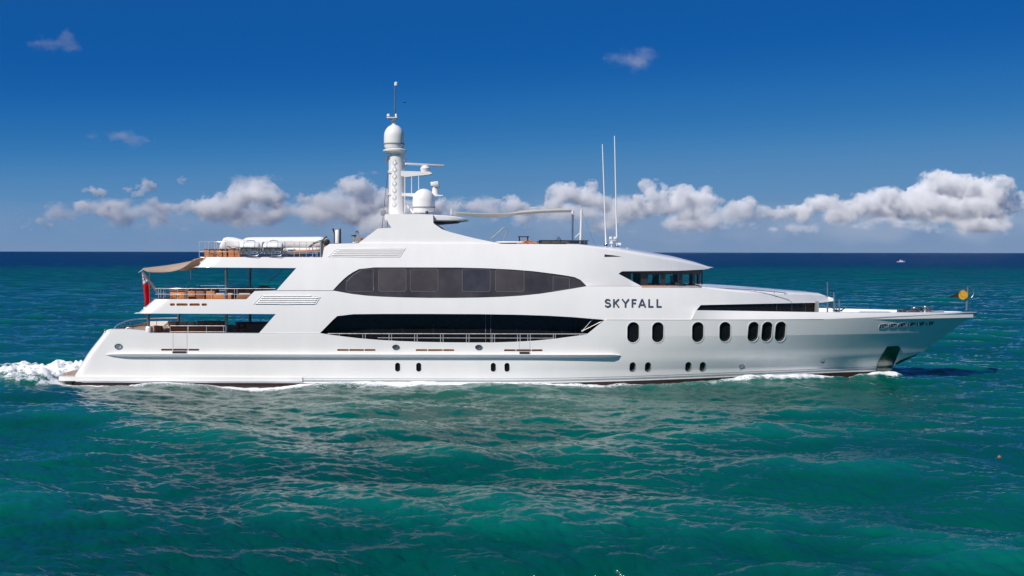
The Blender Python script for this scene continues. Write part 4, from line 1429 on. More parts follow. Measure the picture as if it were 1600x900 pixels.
# --- mast
mast = part('mast', lambda bm: lathe(bm, [(0.56, W(620, 335)[1] - 0.1), (0.53, W(620, 310)[1]), (0.50, W(620, 262)[1]), (0.50, W(620, 240)[1]), (0.56, W(620, 237)[1])], (W(620.5, 300)[0], 0, 0), 28), M['white'], yacht)
bmx = W(620.5, 300)[0]
ZZ = lambda py: W(620, py)[1]
def fin(bm):
    prism(bm, pxs([(607.5, 334), (607.5, 252), (611.5, 246), (614, 246), (614, 334)], -0.2), -0.34, 0.34)
part('mast_fin', fin, M['white'], mast, bevel=0.05)
part('mast_brace', lambda bm: prism(bm, pxs([(632, 318), (634.5, 318), (648, 333), (645, 334)], 0), -0.06, 0.06), M['white'], mast)
for py in (318, 307, 296, 285, 274, 263, 252):
    part('mast_step', lambda bm: tube(bm, [P(612.5, py + 2, -0.46), P(612.8, py + 2, -0.66), P(616.0, py - 2.5, -0.68), P(616.8, py - 2.5, -0.46)], 0.022, 6), M['gel'], mast)
for py in (249, 254, 259):
    part('mast_step', lambda bm: tube(bm, [P(632, py, 0), P(635, py, 0)], 0.03, 6), M['satin'], mast)
ring = part('dome_ring', lambda bm: lathe(bm, [(0.52, ZZ(240)), (0.80, ZZ(237)), (0.82, ZZ(235)), (0.60, ZZ(232.5))], (W(617, 300)[0], 0, 0), 28), M['white'], mast)
dome_prof = lambda r, z0, z1: [(r * 0.55, z0), (r * 0.90, z0 + (z1 - z0) * 0.06), (r * 0.97, z0 + (z1 - z0) * 0.14), (r, z0 + (z1 - z0) * 0.30), (r, z0 + (z1 - z0) * 0.52)] + [(r * math.cos(a), z0 + (z1 - z0) * (0.52 + 0.48 * math.sin(a))) for a in np.linspace(0.15, 1.52, 12)]
d1 = part('satellite_dome', lambda bm: lathe(bm, dome_prof(0.68, ZZ(234), ZZ(195)), (W(615.5, 300)[0], 0, 0), 32), M['gel'], yacht)
part('dome_band', lambda bm: lathe(bm, [(0.66, ZZ(226.5)), (0.70, ZZ(226)), (0.70, ZZ(224.5)), (0.66, ZZ(224))], (W(615.5, 300)[0], 0, 0), 32), M['grey'], d1)
d2 = part('satellite_dome', lambda bm: lathe(bm, dome_prof(0.75, W(662, 334, -0.6)[1], W(662, 295, -0.6)[1]), (W(662, 300, -0.6)[0], -0.6, 0), 32), M['gel'], yacht)
part('dome_band', lambda bm: lathe(bm, [(0.72, W(662, 325.6, -.6)[1]), (0.77, W(662, 325.2, -.6)[1]), (0.77, W(662, 323.6, -.6)[1]), (0.72, W(662, 323.2, -.6)[1])], (W(662, 300, -0.6)[0], -0.6, 0), 32), M['grey'], d2)
part('dome_top', lambda bm: lathe(bm, [(0.17, ZZ(197)), (0.15, ZZ(186)), (0.15, ZZ(185.5))], (W(615, 300)[0], 0, 0), 16), M['white'], mast)
ct = part('mast_crosstree', lambda bm: box(bm, P(613, 185, 0), (0.72, 0.9, 0.06)), M['white'], yacht, bevel=0.02)
part('wind_sensor', lambda bm: (tube(bm, [P(607, 185, 0), P(607, 181.5, 0)], 0.03), lathe(bm, [(0.03, 0), (0.11, 0.03), (0.11, 0.14), (0.03, 0.2)], P(606.5, 182.5, 0), 12)), M['white'], ct)
part('wind_sensor', lambda bm: lathe(bm, [(0.05, 0), (0.08, 0.05), (0.08, 0.2), (0.03, 0.28)], P(618.5, 184.5, 0), 12), M['white'], ct)
part('mast_pole', lambda bm: tube(bm, [P(616.5, 185, 0), P(617, 131, 0)], 0.06, 10, 0.05), M['satin'], mast)
part('pole_light', lambda bm: lathe(bm, [(0.05, 0), (0.12, 0.02), (0.12, 0.22), (0.05, 0.27)], P(618.5, 134.5, 0), 12), M['gel'], mast)
sp1 = part('radar_platform', lambda bm: prism(bm, pxs([(607, 267.5), (672, 269), (676, 272), (670, 273.5), (634, 277.5), (607, 270.5)], 0), -0.42, 0.42), M['white'], yacht, bevel=0.04)
part('radar_pedestal', lambda bm: lathe(bm, [(0.20, W(664, 270)[1]), (0.30, W(664, 267)[1]), (0.33, W(664, 263)[1]), (0.22, W(664, 260)[1]), (0.10, W(664, 258.5)[1])], (W(664, 300)[0], 0, 0), 20), M['gel'], sp1)
def scanner(bm):
    a, b = P(633, 257, -0.5), P(693.5, 260, 0.7)
    c = (a + b) / 2
    d = (b - a)
    rot = d.to_track_quat('X', 'Z').to_matrix()
    box(bm, c + Vector((0, 0, 0.03)), (d.length, 0.22, 0.15), rot)
part('radar_scanner', scanner, M['gel'], sp1, bevel=0.04)
sp2 = part('lower_platform', lambda bm: prism(bm, pxs([(607, 302), (648, 302.6), (692, 305.4), (693, 306.8), (670, 308), (648, 308), (607, 305.5)], 0), -0.40, 0.40), M['white'], yacht, bevel=0.04)
def gim(bm):
    x = W(680, 300)[0]
    lathe(bm, [(0.28, W(680, 305)[1]), (0.22, W(680, 300)[1]), (0.20, W(680, 292)[1]), (0.26, W(680, 290)[1])], (x, 0, 0), 18)
    box(bm, P(679, 287.2, 0), (0.52, 0.5, 0.26), Matrix.Rotation(-0.15, 3, 'Y'))
part('camera_turret', gim, M['gel'], sp2, bevel=0.03)
part('turret_lens', lambda bm: box(bm, P(682.5, 291.2, -0.1), (0.36, 0.36, 0.14)), M['grey'], sp2, bevel=0.03)
for px, a, b in ((626, 272, 333), (632.5, 274, 333), (643, 268, 303), (654, 273, 296)):
    part('whip_aerial', lambda bm: tube(bm, [P(px, b, -0.38), P(px, a, -0.38)], 0.028, 6), M['white'], mast)
part('halyard', lambda bm: tube(bm, [P(609, 247, 0), P(603.5, 290, 0), P(594.5, 378, 0)], 0.018, 5), M['rope'], mast)
part('halyard', lambda bm: tube(bm, [P(610, 247, -0.3), P(606.5, 310, -0.3), P(604.5, 378, -0.3)], 0.016, 5), M['rope'], mast)
part('halyard_block', lambda bm: tube(bm, [P(606, 244, 0), P(604.5, 250, 0), P(603, 254, 0)], 0.06, 8), M['teak_dark'], mast)
part('flag_locker', lambda bm: box(bm, P(599, 332.8, -1.4), (0.34, 0.4, 0.36)), M['grey'], top, bevel=0.02)

# --- forward sun deck awning on poles
aw_px = [(707, 330.5), (725, 332.2), (755, 333.6), (790, 333.0), (815, 331.0), (840, 329.0), (870, 327.6), (896, 327.2)]
def awning(bm):
    rows_t, rows_b = [], []
    for i, (px, py) in enumerate(aw_px):
        t = i / (len(aw_px) - 1)
        x, z = W(px, py, -1.8)
        rt, rb = [], []
        for j in range(13):
            v = j / 12 * 2 - 1
            wd = 2.3 - 0.35 * math.sin(math.pi * t)
            bel = 0.16 * (1 - v * v) * math.sin(math.pi * (0.15 + 0.7 * t)) * (-1 if t < 0.5 else 0.6)
            rt.append(bm.verts.new((x, v * wd, z + bel + 0.055 * (1 - v * v * v * v))))
            rb.append(bm.verts.new((x, v * wd, z + bel - 0.05)))
        rows_t.append(rt); rows_b.append(rb)
    n = len(rows_t)
    for a in range(n - 1):
        for j in range(12):
            bm.faces.new((rows_t[a][j], rows_t[a][j + 1], rows_t[a + 1][j + 1], rows_t[a + 1][j]))
            bm.faces.new((rows_b[a][j], rows_b[a + 1][j], rows_b[a + 1][j + 1], rows_b[a][j + 1]))
        for j in (0, 12):
            bm.faces.new((rows_t[a][j], rows_t[a + 1][j], rows_b[a + 1][j], rows_b[a][j]))
    for a in (0, n - 1):
        for j in range(12): bm.faces.new((rows_t[a][j], rows_b[a][j], rows_b[a][j + 1], rows_t[a][j + 1]))
aw = part('sun_awning', awning, M['canvas_white'], yacht)
part('awning_pole', lambda bm: tube(bm, [P(907, 382, -2.4), P(908.5, 327, -2.4)], 0.085, 12, 0.065), M['white'], aw)
part('awning_pole', lambda bm: tube(bm, [P(894.5, 376, 2.3), P(895, 329, 2.3)], 0.055, 10, 0.085), M['white'], aw)
part('awning_pole', lambda bm: tube(bm, [P(705, 336, -2.2), P(705.3, 326.5, -2.2)], 0.05, 10), M['white'], aw)
part('guy_line', lambda bm: tube(bm, [P(909, 330, -2.4), P(919, 356, -2.6), P(933, 391, -2.75)], 0.010, 5), M['satin'], aw)
part('guy_line', lambda bm: tube(bm, [P(899, 371, -2.3), P(905.5, 364, -2.4)], 0.035, 6), M['white'], aw)

# --- whip antennas and horns on the wheelhouse roof
def whip(x0, y0, x1, y1, yy):
    a, b = P(x0, y0, yy), P(x1, y1, yy)
    o = part('whip_antenna', lambda bm: tube(bm, [a, a.lerp(b, 0.3), b], 0.062, 10, 0.032), M['gel'], yacht)
    part('antenna_mount', lambda bm: lathe(bm, [(0.12, -0.05), (0.12, 0.12), (0.08, 0.18)], a, 12), M['steel'], o)
whip(947, 384, 941, 225, -1.6)
whip(964, 386, 960, 212, -1.2)
def lights(bm):
    box(bm, P(958, 375, -1.4), (0.55, 0.06, 0.05))
    for px, py in ((954, 371.5), (961, 371.5), (955, 379), (968, 381)):
        box(bm, P(px, py, -1.4), (0.20, 0.18, 0.16))
    tube(bm, [P(955.5, 371, -1.4), P(955.5, 385, -1.4)], 0.03, 6)
    tube(bm, [P(963, 380, -1.4), P(970, 381, -1.4)], 0.03, 6)
part('searchlight_cluster', lights, M['gel'], yacht, bevel=0.015)
part('roof_light', lambda bm: lathe(bm, [(0.05, -0.05), (0.05, 0.1), (0.02, 0.12)], P(980, 389.5, -1.2), 10), M['gel'], yacht)

# --- sun deck windscreen, stair rail
def windscreen(bm):
    pts = [(S(842, 381, hb_upper)[0], -2.9), (S(920, 383, hb_upper)[0] - 0.3, -2.6), (S(922, 383, hb_upper)[0] - 0.1, -2.0), (S(922, 383, hb_upper)[0] - 0.1, 2.0), (S(920, 383, hb_upper)[0] - 0.3, 2.6), (S(842, 381, hb_upper)[0], 2.9)]
    zt, zb_ = W(900, 375.6, -2.7)[1], 8.55
    a = [bm.verts.new((x, y, zb_)) for x, y in pts]; b = [bm.verts.new((x, y, zt)) for x, y in pts]
    for i in range(len(a) - 1): bm.faces.new((a[i], a[i + 1], b[i + 1], b[i]))
ws = part('windscreen', windscreen, M['screen'], yacht, smooth=False)
part('windscreen_rail', lambda bm: tube(bm, [P(842, 375.4, -2.9), P(920, 375.6, -2.65)], 0.025, 6), M['dark'], ws)
part('stair_rail', lambda bm: tube(bm, [P(767, 373, -1.8), P(770, 371, -1.8), P(786, 356.5, -1.8), P(789, 355, -1.8), P(792, 356.5, -1.8), P(793, 363, -1.8), P(788, 371, -1.8), P(787, 380, -1.8)], 0.035, 8), M['grey'], yacht)

# --- aft awning with its corner poles, ensign staff
def aft_awning(bm):
    f = [Vector((-20.35, -3.35, 7.86)), Vector((-19.95, 0, 8.05)), Vector((-20.35, 3.35, 7.86))]
    b = [Vector((-23.2, -3.1, 7.04)), Vector((-24.45, 0, 7.27)), Vector((-23.2, 3.1, 7.10))]
    def q(p, t): return p[0] * (1 - t) ** 2 + (p[1] * 2 - (p[0] + p[2]) / 2) * 2 * t * (1 - t) + p[2] * t * t
    rows, rows2 = [], []
    for i in range(13):
        u = i / 12
        r_, r2_ = [], []
        for j in range(17):
            v = j / 16
            p = q(f, v).lerp(q(b, v), u)
            pinch = 1 - 0.30 * math.sin(math.pi * u) * (2 * v - 1) ** 2
            p.y *= pinch
            p.z -= 0.30 * math.sin(math.pi * u) * (0.3 + 0.7 * (2 * v - 1) ** 2)
            r_.append(bm.verts.new(p)); r2_.append(bm.verts.new(p - Vector((0, 0, 0.03))))
        rows.append(r_); rows2.append(r2_)
    for i in range(12):
        for j in range(16):
            bm.faces.new((rows[i][j], rows[i][j + 1], rows[i + 1][j + 1], rows[i + 1][j]))
            bm.faces.new((rows2[i][j], rows2[i + 1][j], rows2[i + 1][j + 1], rows2[i][j + 1]))
        for j in (0, 16): bm.faces.new((rows[i][j], rows[i + 1][j], rows2[i + 1][j], rows2[i][j]))
    for j in range(16): bm.faces.new((rows[12][j], rows2[12][j], rows2[12][j + 1], rows[12][j + 1]))
aaw = part('aft_awning', aft_awning, M['canvas'], yacht)
part('awning_pole', lambda bm: tube(bm, [P(234, 448, -3.1), P(234, 425, -3.1)], 0.03, 8), M['satin'], aaw)
part('awning_pole', lambda bm: tube(bm, [P(298.5, 447, 3.2), P(298, 420, 3.2)], 0.03, 8), M['satin'], aaw)
part('awning_pole', lambda bm: tube(bm, [(-24.45, 0, 7.27), (-24.9, 0, 6.95)], 0.02, 6), M['satin'], aaw)
part('ensign_staff', lambda bm: tube(bm, [P(247, 458, 0), P(221.5, 424, 0)], 0.12, 12, 0.06), M['satin'], yacht)
part('stay_wire', lambda bm: tube(bm, [P(418, 443, 1.5), P(426, 436, 1.5), P(434, 430, 1.5), P(441, 421, 1.5)], 0.02, 6), M['satin'], yacht)

# --- foredeck fittings
part('bow_flagstaff', lambda bm: tube(bm, [P(1510.5, 484, 0), P(1512.5, 447, 0)], 0.085, 10, 0.06), M['satin'], yacht)
part('flagstaff_hoop', lambda bm: tube(bm, [P(1513 + 8.5 * math.sin(a), 456 - 9.5 * math.cos(a), 0) for a in np.linspace(0.15, 2.6, 14)], 0.03, 6), M['satin'], yacht)
for px, y0, y1, yy in ((1293, 440, 488, 1.5), (1303.5, 456, 488, -1.8), (1311.5, 467, 487.5, -2.2)):
    part('fore_post', lambda bm: tube(bm, [P(px, y1, yy), P(px, y0, yy)], 0.055, 10, 0.045), M['satin'], yacht)
def hatch(bm):
    a = P(1345, 482.2, 0.6); b = P(1390, 482.8, 0.6)
    for dy in (-0.25, 0.25):
        tube(bm, [(a.x, 0.6 + dy, 4.36), (b.x, 0.6 + dy, 4.36)], 0.03, 6)
    for x in (a.x, (a.x + b.x) / 2, b.x):
        tube(bm, [(x, 0.35, 4.36), (x, 0.85, 4.36)], 0.03, 6)
part('hatch_rail', hatch, M['satin'], yacht)
def windlass(bm, x, y, k=1.0):
    lathe(bm, [(0.26 * k, 0), (0.24 * k, 0.10), (0.13 * k, 0.16), (0.11 * k, 0.30), (0.22 * k, 0.36), (0.20 * k, 0.46), (0.06, 0.50)], (x, y, 4.30), 18)
    box(bm, (x - 0.35 * k, y, 4.42), (0.5 * k, 0.4 * k, 0.24 * k))
for px, y in ((1429, -0.75), (1446, 0.75)):
    x = W(px, 480, y)[0]
    wl_ = part('anchor_windlass', lambda bm: windlass(bm, x, y), M['satin'], yacht, bevel=0.02)
    rr = random.Random(px)
    def chain(bm):
        pts = [(x + 0.3, y, 4.38), (x + 0.7, y * 0.9, 4.36), (x + 1.2, y * 0.8, 4.36)]
        tube(bm, pts, 0.055, 6)
        tube(bm, [(x - 0.4, y, 4.36), (x - 0.8, y + 0.12, 4.35), (x - 1.1, y - 0.06, 4.35)], 0.055, 6)
    part('anchor_chain', chain, M['dark'], wl_)
part('deck_bitts', lambda bm: [lathe(bm, [(0.10, 0), (0.09, 0.2), (0.13, 0.26), (0.04, 0.3)], (W(px, 480, -1)[0], -1.2, 4.30), 12) for px in (1405, 1412)], M['dark'], yacht)
part('deck_socket', lambda bm: lathe(bm, [(0.14, 0), (0.10, 0.06), (0.04, 0.10)], (W(1354, 486, -2.2)[0], -2.3, 4.30), 12), M['satin'], yacht)
part('bow_cleat', lambda bm: tube(bm, [(W(1497, 483, 0)[0], -0.2, 4.36), (W(1508, 483, 0)[0], -0.1, 4.40)], 0.05, 8), M['satin'], yacht)
# ------------------------------------------------------------------ things carried on board (each its own top-level object)
def T(px, py, y):
    p = P(px, py, y)
    return Vector((p.x, p.y + YC, p.z))

def armchair(name, x, y, z, rz, label, w=0.7, h=0.95, frame='teak', cush='cushion', group=None, pillow=None):
    """deep outdoor chair facing local -y before rotation"""
    t = thing(name, (x, y + YC, z), label, 'armchair' if w < 1.2 else 'sofa', group, rz)
    d = 0.75
    part('frame', lambda bm: [box(bm, (s * (w / 2 - 0.04), 0, 0.30), (0.07, d, 0.60)) for s in (-1, 1)] + [box(bm, (0, 0, 0.26), (w - 0.15, d - 0.04, 0.10)), box(bm, (0, d / 2 - 0.05, h / 2 + 0.08), (w, 0.06, h - 0.16))], M[frame], t, bevel=0.015)
    n = max(1, round(w / 0.75))
    cw = (w - 0.18) / n
    for i in range(n):
        cx = -(w - 0.18) / 2 + cw * (i + 0.5)
        part('seat_cushion', lambda bm: box(bm, (cx, -0.05, 0.39), (cw - 0.02, d - 0.16, 0.15)), M[cush], t, bevel=0.05, seg=3)
        part('back_cushion', lambda bm: box(bm, (cx, d / 2 - 0.19, 0.70), (cw - 0.02, 0.18, h - 0.42), Matrix.Rotation(-0.14, 3, 'X')), M[cush], t, bevel=0.06, seg=3)
    for sx in (-1, 1):
        for sy in (-1, 1):
            part('leg', lambda bm: box(bm, (sx * (w / 2 - 0.05), sy * (d / 2 - 0.05), 0.03), (0.06, 0.06, 0.06)), M[frame], t)
    if pillow:
        part('pillow', lambda bm: box(bm, (0.1, -0.02, 0.72), (0.42, 0.16, 0.42), Matrix.Rotation(-0.35, 3, 'X') @ Matrix.Rotation(0.3, 3, 'Y')), M[pillow], t, bevel=0.07, seg=3)
    return t

def table(name, x, y, z, lx, ly, h, label, top='teak', leg='teak_dark'):
    t = thing(name, (x, y + YC, z), label, 'table')
    part('table_top', lambda bm: box(bm, (0, 0, h - 0.03), (lx, ly, 0.06)), M[top], t, bevel=0.015)
    for sx in (-1, 1):
        for sy in (-1, 1):
            part('leg', lambda bm: box(bm, (sx * (lx / 2 - 0.1), sy * (ly / 2 - 0.1), (h - 0.06) / 2), (0.08, 0.08, h - 0.062)), M[leg], t)
    return t

X_ = lambda px, y: W(px, 500, y)[0]
MD, UD, SD = 2.50, 4.80, 7.72
PI = math.pi
# main deck cockpit
armchair('lounge_sofa', X_(296, -2.7), -2.75, MD, PI, 'long varnished teak sofa behind the railing of the lowest aft deck', 2.2, 1.05, 'teak')
armchair('lounge_sofa', X_(337, -2.6), -2.65, MD, PI, 'dark wicker sofa at the foot of the forward column on the lowest aft deck', 1.05, 1.06, 'wicker')
armchair('lounge_chair', X_(253, -2.0), -1.9, MD, PI * 0.8, 'dark wicker chair with a white pillow near the aft column of the lowest deck', 0.75, 1.05, 'wicker', 'cushion', None, 'cushion_white')
armchair('lounge_chair', X_(241, -2.7), -2.7, MD, PI * 0.5, 'pale cushioned chair right beside the aft column of the lowest deck', 0.55, 0.98, 'canvas', 'cushion_white')
armchair('lounge_chair', X_(267.5, 1.6), 1.6, MD, -0.2, 'dark wicker chair left of the white sofa on the lowest aft deck', 0.8, 1.08, 'wicker')
armchair('lounge_sofa', X_(291, 2.0), 2.1, MD, 0.0, 'white cushioned sofa on the far side of the lowest aft deck', 1.15, 1.05, 'canvas_white', 'cushion_white')
armchair('lounge_sofa', X_(328, 2.8), 2.9, MD, 0.0, 'brown sofa with taupe back cushions along the far rail of the lowest aft deck', 1.95, 1.06, 'wicker', 'cushion')
table('cocktail_table', X_(296, 0.3), 0.3, MD, 1.3, 0.9, 0.62, 'low teak cocktail table between the sofas of the lowest aft deck')
bar = thing('bar_counter', (X_(394, 1.6), 1.6 + YC, MD), 'dark grey bar counter beside the slanted wall of the lowest aft deck', 'bar counter')
part('counter_front', lambda bm: box(bm, (0.5, 0, 0.50), (3.0, 0.8, 1.0)), M['grey'], bar, bevel=0.02)
part('counter_top', lambda bm: box(bm, (0.5, 0, 1.04), (3.15, 0.95, 0.06)), M['dark'], bar, bevel=0.01)
for k, px in enumerate((369, 378)):
    st = thing('bar_stool', (X_(px, 0.2), 0.3 + YC, MD), ('dark wicker bar stool at the aft end of the grey bar counter', 'dark wicker bar stool in front of the grey bar counter')[k], 'stool')
    part('seat', lambda bm: lathe(bm, [(0.2, 0.70), (0.23, 0.74), (0.22, 0.80), (0.05, 0.82)], (0, 0, 0), 16), M['wicker'], st)
    part('backrest', lambda bm: box(bm, (0.18, 0, 0.98), (0.05, 0.4, 0.34), Matrix.Rotation(0.1, 3, 'Y')), M['wicker'], st, bevel=0.02)
    part('stem', lambda bm: lathe(bm, [(0.20, 0), (0.19, 0.03), (0.035, 0.06), (0.035, 0.71)], (0, 0, 0), 14), M['satin'], st)

# upper aft deck
cab = thing('deck_cabinet', (X_(280, -2.6), -2.6 + YC, UD), 'varnished teak cabinet at the aft end of the middle deck', 'cabinet')
part('carcass', lambda bm: box(bm, (0, 0, 0.50), (0.98, 0.7, 1.0)), M['teak'], cab, bevel=0.015)
part('counter_top', lambda bm: box(bm, (0, 0, 1.03), (1.06, 0.78, 0.05)), M['teak_dark'], cab, bevel=0.01)
for s in (-1, 1):
    dr = part('door', lambda bm: box(bm, (s * 0.24, -0.36, 0.52), (0.44, 0.03, 0.84)), M['teak'], cab, bevel=0.008)
    part('handle', lambda bm: tube(bm, [(s * 0.06, -0.40, 0.62), (s * 0.06, -0.40, 0.74)], 0.012, 6), M['steel'], dr)
table('dining_table', X_(316, -0.2), -0.2, UD, 2.6, 1.3, 0.78, 'long dark dining table under the middle deck overhang', 'teak_dark')
CH = [(300, -1.5, PI, 'teak dining chair nearest the cabinet, its back to the near rail of the middle deck'),
      (315, -1.5, PI, 'second teak dining chair from the cabinet along the near side of the dining table'),
      (331, -1.5, PI, 'teak dining chair at the forward end of the dining table, back to the near rail'),
      (290, 1.2, 0, 'wicker backed dining chair at the aft end of the far side of the dining table'),
      (305, 1.2, 0, 'wicker backed dining chair, second from aft on the far side of the dining table'),
      (320, 1.2, 0, 'wicker backed dining chair, third from aft on the far side of the dining table'),
      (334, 1.2, 0, 'wicker backed dining chair at the forward end of the far side of the dining table')]
for px, y, rz, lb in CH:
    armchair('dining_chair', X_(px, y), y, UD, rz, lb, 0.56, 1.12 if y > 0 else 0.98, 'wicker' if y > 0 else ('teak_dark' if px == 315 else 'teak'), 'cushion', 'chairs round the dining table of the middle deck')
vase = thing('planter', (X_(313, -0.5), -0.4 + YC, UD + 0.78), 'round grey planter standing on the dining table', 'planter')
part('pot', lambda bm: lathe(bm, [(0.10, 0), (0.20, 0.08), (0.24, 0.2), (0.19, 0.32), (0.13, 0.35)], (0, 0, 0), 18), M['grey'], vase)
part('plant', lambda bm: [tube(bm, [(0, 0, 0.3), (0.16 * math.cos(a), 0.16 * math.sin(a), 0.45), (0.28 * math.cos(a), 0.28 * math.sin(a), 0.42)], 0.012, 5, 0.004) for a in np.linspace(0, 6, 14)], simple('leaf_green', (0.05, 0.09, 0.03), 0.6), vase)
armchair('lounge_sofa', X_(353, -2.6), -2.7, UD, PI, 'teak sofa with taupe cushions beside the near column of the middle deck', 1.35, 0.80, 'teak')
armchair('lounge_sofa', X_(384, -2.6), -2.7, UD, PI, 'teak sofa forward of the near column of the middle deck, by the stepped bulwark', 0.95, 0.80, 'teak_dark')
armchair('lounge_sofa', X_(374, 2.5), 2.6, UD, 0, 'brown backed sofa beside the far column of the middle deck', 1.9, 1.12, 'wicker')
table('coffee_table', X_(364, -0.6), -0.6, UD, 1.2, 0.8, 0.5, 'low teak coffee table between the sofas of the middle deck')
def mound(bm):
    lathe(bm, [(0.62, 0), (0.60, 0.5), (0.50, 0.95), (0.36, 1.22), (0.16, 1.36), (0.02, 1.40)], (0, 0, 0), 20)
cv = thing('covered_grill', (X_(412, 1.2), 1.2 + YC, UD), 'grey covered grill beside the slanted wall of the middle deck', 'grill')
part('cover', lambda bm: [mound(bm)] and bmesh.ops.scale(bm, vec=(1.5, 0.9, 0.92), verts=bm.verts), M['grey'], cv)
part('foot', lambda bm: box(bm, (0, 0, 0.02), (1.5, 0.9, 0.04)), M['dark'], cv)

# sun deck aft: teak lockers, life rafts, covered boats
x0 = X_(321, -2.5)
for k, (a, b, lb) in enumerate(((321, 336.5, 'teak locker at the aft end of the top deck, behind the railing'), (339.5, 356.5, 'teak locker on the top deck, the middle one of three'), (358, 377, 'teak locker on the top deck, tucked against the aft life raft'))):
    xa, xb = X_(a, -2.4), X_(b, -2.4)
    lk = thing('deck_locker', ((xa + xb) / 2, -2.35 + YC, SD), lb, 'locker', 'teak lockers along the top deck')
    part('carcass', lambda bm: box(bm, (0, 0, 0.38), (xb - xa - 0.03, 0.7, 0.76)), M['teak'], lk, bevel=0.012)
    part('lid', lambda bm: box(bm, (0, 0, 0.785), (xb - xa, 0.76, 0.05)), M['teak_dark'], lk, bevel=0.01)
    part('latch', lambda bm: box(bm, (0, -0.37, 0.7), (0.10, 0.03, 0.06)), M['steel'], lk)

def raft(px, label):
    x, z = S(px, 396, hb_upper)
    y = -(hb_upper(x, z) + 0.02)
    t = thing('life_raft_canister', (x, y + YC, z + 0.0), label, 'life raft', 'white life raft canisters on the top deck rail')
    zc = 0.36
    def half(bm, up):
        prof = []
        n = 14
        rings = []
        for i in range(n + 1):
            u = i / n * 2 - 1
            r = 0.31 * (1 - abs(u) ** 7) ** 0.5 + 0.02
            rings.append((u * 0.68, r))
        rows = []
        for xx, r in rings:
            rows.append([bm.verts.new((xx, r * math.cos(a), zc + (r * math.sin(a) * (1.05 if up else 0.9)))) for a in (np.linspace(0, PI, 15) if up else np.linspace(PI, 2 * PI, 15))])
        for p_, q_ in zip(rows, rows[1:]):
            for i in range(14): bm.faces.new((p_[i], p_[i + 1], q_[i + 1], q_[i]))
        bm.faces.new(rows[0]); bm.faces.new(rows[-1])
    part('upper_shell', lambda bm: half(bm, True), M['gel'], t)
    part('lower_shell', lambda bm: half(bm, False), M['canvas_white'], t)
    for xx in (-0.35, 0.35):
        part('strap', lambda bm: tube(bm, [(xx, 0.34 * math.cos(a), zc + 0.345 * math.sin(a)) for a in np.linspace(0, 2 * PI, 25)], 0.014, 5), M['grey'], t)
    cr_ = part('cradle', lambda bm: [tube(bm, [(xx, -0.36, zc), (xx, -0.34, zc - 0.25), (xx, -0.16, zc - 0.42), (xx, 0.16, zc - 0.42), (xx, 0.36, zc - 0.2)], 0.028, 7) for xx in (-0.5, -0.2, 0.2, 0.5)] +
         [tube(bm, [(-0.66, yy, zz), (0.66, yy, zz)], 0.026, 7) for yy, zz in ((-0.36, zc), (-0.33, zc - 0.25), (-0.16, zc - 0.42), (0.16, zc - 0.42))] +
         [tube(bm, [(-0.66, -0.36, zc), (-0.70, -0.30, zc - 0.3), (-0.5, 0.1, zc - 0.46)], 0.026, 7), tube(bm, [(0.66, -0.36, zc), (0.70, -0.30, zc - 0.3), (0.5, 0.1, zc - 0.46)], 0.026, 7),
          tube(bm, [(-0.35, -0.2, zc - 0.46), (0.45, -0.2, zc - 0.55), (0.62, -0.2, zc - 0.44)], 0.022, 6)], M['steel'], t)
    part('release_handle', lambda bm: tube(bm, [(-0.25, 0.1, zc + 0.3), (-0.22, 0.12, zc + 0.42), (0.0, 0.12, zc + 0.46), (0.24, 0.12, zc + 0.42), (0.28, 0.1, zc + 0.3)], 0.024, 6), M['satin'], t)
    return t
raft(391, 'white life raft canister next to the teak lockers of the top deck')
raft(427, 'white life raft canister nearer the forward end of the top deck rail')

def covered_hull(bm, pts, y0, hw):
    """side outline (X, top Z, bottom Z) -> a taut cover over a boat"""
    rows = []
    for i, (x, zt, zb_) in enumerate(pts):
        w = hw * math.sin(math.pi * min(1, 0.30 + 0.5 * (min(i, len(pts) - 1 - i) / (len(pts) / 2))))
        ring = []
        for a in np.linspace(0, 2 * PI, 25)[:-1]:
            c, s = math.cos(a), math.sin(a)
            ring.append(bm.verts.new((x, y0 + w * math.copysign(abs(c) ** 0.6, c), (zt + zb_) / 2 + (zt - zb_) / 2 * math.copysign(abs(s) ** 0.75, s))))
        rows.append(ring)
    for a, b in zip(rows, rows[1:]):
        for k in range(24): bm.faces.new((a[k], a[(k + 1) % 24], b[(k + 1) % 24], b[k]))
    bm.faces.new(rows[0]); bm.faces.new(rows[-1][::-1])
def boat_pts(px, y):
    o = []
    for x, a, b in px:
        X, za = W(x, a, y); _, zb_ = W(x, b, y)
        o.append((X, za, zb_))
    return o
ty = 0.7
tender = thing('tender_boat', (X_(450, ty), ty + YC, SD), 'long white tender boat under a taut cover on the top deck', 'tender')
tp = [(x - X_(450, ty), a - SD, b - SD) for x, a, b in boat_pts([(384, 373.5, 384), (388, 371.8, 386), (396, 371.2, 388), (420, 371.0, 390), (450, 370.8, 391), (480, 370.5, 391), (500, 370.3, 390), (507, 371.0, 389), (513, 375.5, 387), (517, 380, 385)], ty)]
part('cover', lambda bm: covered_hull(bm, tp, 0, 1.05), M['cover'], tender)
th_ = [(x - X_(450, ty), a - SD, b - SD) for x, a, b in boat_pts([(390, 385, 391), (400, 385, 393), (450, 386, 396), (490, 386, 396), (510, 383, 392)], ty)]
part('hull', lambda bm: covered_hull(bm, th_, 0, 0.98), M['gel'], tender)
for px in (405, 490):
    xx = X_(px, ty) - X_(450, ty)
    part('chock', lambda bm: box(bm, (xx, 0, 0.16), (0.25, 1.5, 0.32)), M['grey'], tender, bevel=0.02)
jy = -0.9
jet = thing('covered_watercraft', (X_(366, jy), jy + YC, SD), 'short white covered watercraft with a raised end, aft of the long tender', 'watercraft')
